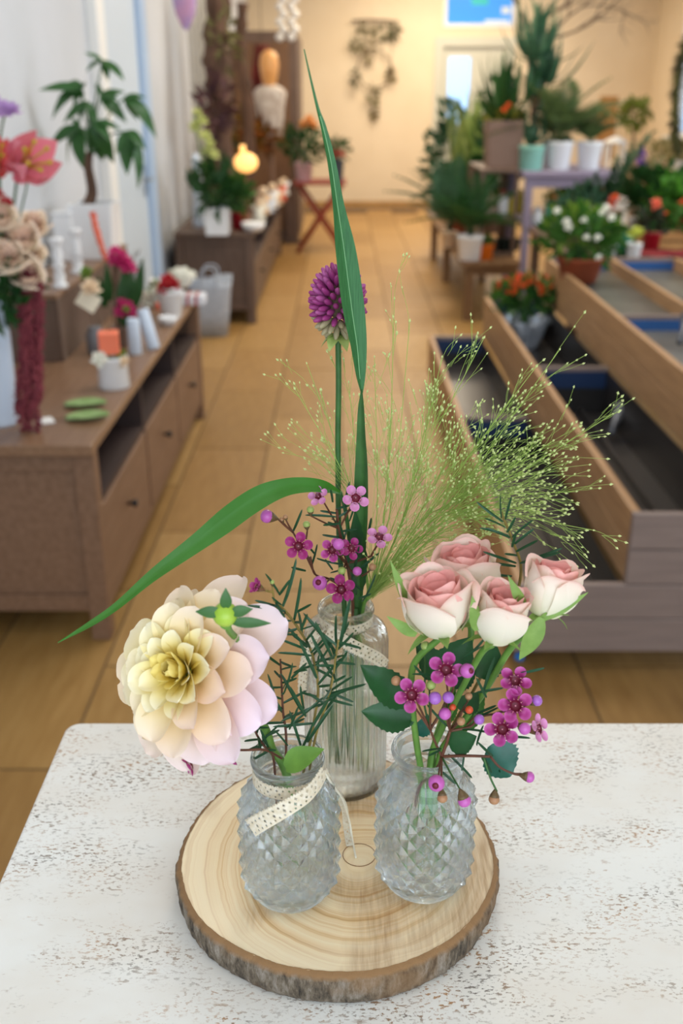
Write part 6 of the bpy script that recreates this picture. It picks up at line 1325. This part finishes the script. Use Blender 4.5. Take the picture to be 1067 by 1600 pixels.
# terracotta bowl on the top trough
c = Vector((P(905, 425, 4.72).x, 4.72, .627)); t = thing('terracotta_bowl', 'wide terracotta bowl of leafy white flowers in the upper trough', 'plant', c)
hp = .115; pot(t, c, .108, .08, hp, M_terra); bush(t, c + Vector((0, 0, hp + .09)), .19, .16, .12, 260, .07, .018, M_gB, seed_=44); bush(t, c + Vector((-.03, .02, hp + .12)), .15, .14, .10, 110, .06, .016, M_gC, seed_=45, stems=False, name='light_foliage')
blooms(t, [P(x, y, 4.56) for x, y in ((885, 347), (888, 356), (916, 372), (940, 333), (948, 326), (912, 345), (934, 372), (935, 402), (870, 330), (955, 340))], .017, M_whfl)
# plant table beyond the trough and what stands on it
t = thing('potting_table', 'dark potting table right beyond the stepped trough', 'table', (1.3, 5.3, 0)); pz = .655
box('tabletop', (1.18, 2.6, 5.2, 6.5, pz - .03, pz), M_dkwood, t, bev=.004)
for xx in (1.2, 2.52):
    for yy in (5.23, 6.42): box('leg', (xx, xx + .05, yy, yy + .05, 0, pz - .03), M_dkwood, t, bev=.003)
def on_tab(px, y): return Vector((P(px, 390, y).x, y, pz))
c = on_tab(969, 5.35); t = thing('green_tin', 'dark green watering tin behind the upper trough', 'tin', c); link(MB().lathe([(0, 0), (.055, 0), (.056, .12), (.052, .125), (.05, .02), (0, .015)], n=20).mesh('tin_body', pm('green_enamel', '#1f6b4a', .35)), 'tin_body', t, at_(c)); link(MB().tube(spline([(-.055, 0, .03), (-.10, 0, .06), (-.10, 0, .10), (-.055, 0, .11)], 5), .005, 6).mesh('handle', pm('green_enamel', '#1f6b4a', .35)), 'handle', t, at_(c))
c = on_tab(990, 5.25); t = thing('button_bloom_pot', 'tiny white pot with a lime yellow ball bloom', 'plant', c); pot(t, c, .04, .032, .075, M_white); blooms(t, [c + Vector((0, 0, .13)), c + Vector((.02, 0, .125)), c + Vector((-.02, -.01, .122))], .032, pm('petal_lime', '#c8cf5a', .5, trans=.2)); MB().tube([c + Vector((0, 0, .06)), c + Vector((0, 0, .13))], .004, 5).build('stem', M_stem, t)
c = on_tab(952, 5.3); t = thing('white_snapdragon', 'white flower spikes beside the dark green tin', 'plant', c); pot(t, c, .04, .034, .06, M_white); blooms(t, [P(x, y, 5.3) for x, y in ((948, 372), (951, 382), (946, 362), (954, 400), (948, 408))], .024, M_whfl); bush(t, c + Vector((0, 0, .12)), .06, .06, .06, 50, .05, .014, M_gC, seed_=46)
c = on_tab(1016, 5.5); t = thing('rust_pot_plant', 'dark leaved plant with salmon tip, beside the wooden crate', 'plant', c); pot(t, c, .05, .042, .10, M_red); bush(t, c + Vector((0, 0, .15)), .06, .06, .07, 60, .06, .02, pm('dark_olive', '#39412f', .5, trans=.15), seed_=47); blooms(t, [c + Vector((0, 0, .24))], .03, M_coral)
c = on_tab(1052, 5.6); t = thing('wooden_crate', 'pale wooden crate planted with green and orange flowers', 'crate', c); M_crate = pm('pale_crate_wood', '#b98a52', .6, '#a67944', 6, stretch=(2, 14, 14))
for s in (-1, 1):
    for z in (.0, .055): link(MB().box(-.17, .17, s * .11 - .008, s * .11 + .008, z + .002, z + .048).mesh('slat', M_crate), 'slat', t, at_(c)); link(MB().box(s * .17 - .008, s * .17 + .008, -.10, .10, z + .002, z + .048).mesh('slat', M_crate), 'slat', t, at_(c))
link(MB().box(-.16, .16, -.1, .1, .02, .09).mesh('soil', M_soil), 'soil', t, at_(c)); bush(t, c + Vector((0, 0, .15)), .19, .13, .075, 170, .06, .018, M_gB, seed_=48, stems=False); blooms(t, scat(c + Vector((0, 0, .16)), .16, .10, .075, 11, 8), .026, M_orfl)
c = on_tab(1050, 5.36); t = thing('red_cloth', 'dark red cloth laid before the wooden crate', 'cloth', c); vs = []; fs = []
for j in range(9):
    for i in range(17): vs.append((-.2 + i * .025, -.1 + j * .025, .003 + .008 * (1 + sin(i * 1.1 + j * .8)) * .5 + .006 * abs(sin(j * 1.3))))
for j in range(8):
    for i in range(16): fs.append((j * 17 + i, j * 17 + i + 1, (j + 1) * 17 + i + 1, (j + 1) * 17 + i))
o = link(MB().add(vs, fs, True).mesh('cloth', pm('crimson_cloth', '#7d1a1e', .9)), 'cloth', t, at_(c)); s = o.modifiers.new('thick', 'SOLIDIFY'); s.thickness = .002; s.offset = -1
c = on_tab(940, 6.05); t = thing('eucalyptus', 'large blue green feathery plant leaning across the potting table', 'plant', c); pot(t, c, .10, .08, .15, M_brownpot); q0 = c + Vector((0, 0, .13))
fm = pm('blue_green', '#4a6b50', .5, '#3a5a3a', 8, trans=.25)
r = random.Random(9); fr2 = [MB().leaf((0, 0, 0), (0, 1, 0), 1, .09, (0, 0, 1), b, 3).mesh('leaf', fm) for b in (.1, .3)]
for i in range(13):
    e = P(880 + i * 11 + r.uniform(-6, 6), 330 - i * 8.5 + r.uniform(-18, 14), 6.0 + r.uniform(-.12, .12)); sp = spline([q0, (q0 + e) / 2 + Vector((0, 0, .04)), e], 6); MB().tube(sp, .004, 5).build('branch', M_stemd, t)
    m = MB()
    for k in range(3, len(sp)):
        for _ in range(5): m.leaf(sp[k], (sp[k] - sp[k - 1]).normalized() + jit(.7), .055, .010, (0, 0, 1), .3, 2)
    m.build('foliage', fm, t, kind='stuff')
blooms(t, [P(960, 312, 5.85), P(955, 320, 5.85)], .03, M_orfl)
t, c = potplant('leafy_shrub', 'dense mid green shrub at the outer edge of the potting table', 0, 0, pz, .1, .14, M_brownpot, 'bush', .22, .13, 300, .07, .022, M_gA, 49, c=on_tab(1015, 6.15))
t, c = potplant('bright_shrub', 'bright green leafy pot behind the wooden crate', 0, 0, pz, .1, .14, M_terra, 'bush', .20, .11, 260, .08, .026, pm('leaf_bright', '#5c9a34', .5, trans=.3), 50, c=on_tab(1056, 6.1))
t, c = potplant('heather', 'pinkish dry heather behind the dense green shrub', 0, 0, pz, .09, .16, M_cream, 'bush', .17, .16, 240, .05, .008, pm('heather', '#a5866a', .8, '#8c9a62', 10, trans=.2), 55, c=Vector((P(1008, 290, 6.4).x, 6.4, pz)))
p = P(1001, 262, 6.3); c = Vector((p.x + .0, 6.3, pz)); t = thing('lavender', 'tall violet flower spike near the right window', 'flower', c); pot(t, c, .04, .03, .08, M_white); MB().tube(spline([c + Vector((0, 0, .07)), P(998, 290, 6.3), P(1002, 232, 6.3)], 5), .005, 5).build('stem', M_stemd, t); blooms(t, [P(x, y, 6.28) for x, y in ((1001, 236), (1003, 244), (1000, 252), (1002, 258), (997, 268))], .028, pm('petal_violet', '#8a5bb0', .55, trans=.2))
# back corner: counter with pots
t = thing('corner_counter', 'low pale counter in the far corner by the right window', 'counter', (2.9, 9.6, 0)); box('worktop', (2.1, 3.7, 9.5, 10.3, .62, .66), M_crate, t, bev=.004); box('cabinet_body', (2.15, 3.65, 9.56, 10.26, 0.002, .62), M_cream, t, bev=.004)
for k in range(3): box('door', (2.18 + k * .49, 2.64 + k * .49, 9.545, 9.56, .06, .58), M_frame, t, bev=.003)
def far(px, y, z=.66): return Vector((P(px, 240, y).x, y, z))
c = far(992, 10.05); t, c = potplant('mini_tree', 'small round headed tree in a beige pot on the corner counter', 0, 0, 0, .09, .2, M_cream, 'none', 0, 0, 0, 0, 0, M_gB, 1, c=c); q = P(991, 178, 10.05); bush(t, q, .15, .15, .15, 150, .07, .024, pm('leaf_olive', '#6f7c2e', .5, trans=.25), seed_=63, stems=False); MB().tube(spline([c + Vector((0, 0, .18)), (c + q) / 2, q], 4), .014, 6).build('trunk', M_bark, t)
c = far(960, 9.62); t = thing('white_lantern', 'white lantern on the corner counter', 'lantern', c); hz_ = P(960, 213, 9.62).z - .66
link(MB().box(-.08, .08, -.08, .08, 0, .03).mesh('base', M_frame), 'base', t, at_(c))
for sx in (-1, 1):
    for sy in (-1, 1): link(MB().box(sx * .07 - .01, sx * .07 + .01, sy * .07 - .01, sy * .07 + .01, .03, hz_ - .06).mesh('post', M_frame), 'post', t, at_(c))
link(MB().lathe([(.12, hz_ - .06), (.11, hz_ - .04), (.02, hz_), (0, hz_)], n=4).mesh('roof', M_frame), 'roof', t, at_(c) @ Matrix.Rotation(R(45), 4, 'Z')); link(MB().lathe([(0, .03), (.04, .03), (.04, .2), (0, .205)], n=14).mesh('candle', M_cream), 'candle', t, at_(c))
c = Vector((P(944, 240, 10.7).x, 10.7, 0)); t = thing('leaning_board', 'narrow honey coloured board standing behind the white pots', 'board', c); hz_ = P(944, 150, 10.7).z; box('board_panel', (c.x - .09, c.x + .09, 10.7, 10.73, .002, hz_), pm('honey_wood', '#c08a48', .5, '#ab7a3e', 5, stretch=(12, 12, 1)), t, bev=.006); box('ledge', (c.x - .08, c.x + .08, 10.66, 10.70, .55, .58), pm('honey_wood', '#c08a48'), t)
box('ledge', (c.x - .08, c.x + .08, 10.66, 10.70, .95, .98), pm('honey_wood', '#c08a48'), t)
for px, l in ((1040, 'pale cream pot under the hanging garland, on the window sill side'), (1058, 'white pot in the corner under the garland')):
    c = far(1036 if px < 1050 else 1066, 9.8 if px < 1050 else 9.62); t = thing('cream_pot', l, 'pot', c); pot(t, c, .085, .07, .20, M_cream if px < 1050 else M_white); bush(t, c + Vector((0, 0, .26)), .12, .12, .09, 80, .08, .02, pm('pale_olive', '#a39c6a', .6, trans=.2), seed_=px)
# garland in front of the right window
t = thing('window_garland', 'dark mossy garland hanging in a curve before the right window', 'garland', P(1060, 100, 9.2)); gp = spline([P(1075, 60, 9.2), P(1063, 95, 9.2), P(1056, 150, 9.2), P(1055, 205, 9.2), P(1060, 235, 9.2)], 8); m = MB().tube(gp, .03, 6)
for q in gp:
    for _ in range(10): m.leaf(q, jit(1).normalized(), .09, .022, (0, 0, 1), .3, 2)
m.build('moss', pm('garland_moss', '#4a4a34', .8, '#6a6a3a', 8), t, kind='stuff'); MB().tube([gp[0], Vector((gp[0].x, 9.2, ZC))], .004, 4).build('cord', M_twig, t)
c = Z(811, 1030, 0); t = thing('plastic_disc', 'small bright blue plastic disc lying on the floor under the trough', 'lid', c); link(MB().lathe([(0, 0), (.012, 0), (.014, .004), (.013, .016), (.009, .02), (0, .02)], n=14).mesh('disc_body', pm('bright_blue_plastic', '#2f7fd0', .4)), 'disc_body', t, at_(c))

# more greenery crowding the display
t, c = potplant('arching_fern', 'arching dark fern behind the small cream pot on the bench', 0, 0, bz, .08, .16, M_terra, 'none', 0, 0, 0, 0, 0, M_gA, 1, c=Vector((.93, 8.25, bz))); fronds(t, c + Vector((0, 0, .14)), 18, .52, M_gA, tilt=(4, 44), seed_=29, lw=.014)
t, c = potplant('yellow_bloom_plant', 'leafy plant with yellow blooms on the shelf of the mauve table', 0, 0, .605, .06, .1, M_mint, 'bush', .12, .075, 110, .05, .014, M_gB, 66, c=Vector((P(898, 300, 7.3).x, 7.35, .605))); blooms(t, scat(c + Vector((0, -.03, .17)), .10, .07, .05, 9, 12), .022, M_yel)
t, c = potplant('apricot_bloom_plant', 'leafy plant with apricot blooms under the mauve table, close to the turquoise bottle', 0, 0, .605, .055, .09, M_terra, 'bush', .10, .075, 100, .05, .014, M_gC, 67, c=Vector((P(876, 300, 7.1).x, 7.12, .605))); blooms(t, scat(c + Vector((0, -.03, .16)), .08, .06, .06, 8, 13), .02, pm('petal_apricot', '#dd9a55', .55))
t, c = potplant('trailing_shrub', 'olive shrub with loose twigs between the terracotta bowl and mauve table', 0, 0, pz, .07, .12, M_brownpot, 'bush', .15, .09, 150, .06, .016, M_gD, 68, c=Vector((1.36, 5.95, pz)))
t, c = potplant('grassy_pot', 'fine grassy plant in a beige pot at the window side of the potting table', 0, 0, pz, .08, .14, M_cream, 'none', 0, 0, 0, 0, 0, M_gC, 1, c=Vector((2.02, 5.75, pz))); straps(t, c + Vector((0, 0, .12)), 40, .32, .010, M_gC, tilt=(5, 75), bend=.5, seed_=31)
t, c = potplant('pink_bloom_plant', 'pale pink flowered plant near the right window wall', 0, 0, pz, .08, .14, M_white, 'bush', .16, .12, 170, .06, .018, M_gB, 69, c=Vector((2.12, 6.25, pz))); blooms(t, scat(c + Vector((0, -.03, .26)), .14, .1, .09, 12, 14), .026, pm('petal_pale_pink', '#e8b9bc', .55, trans=.2))
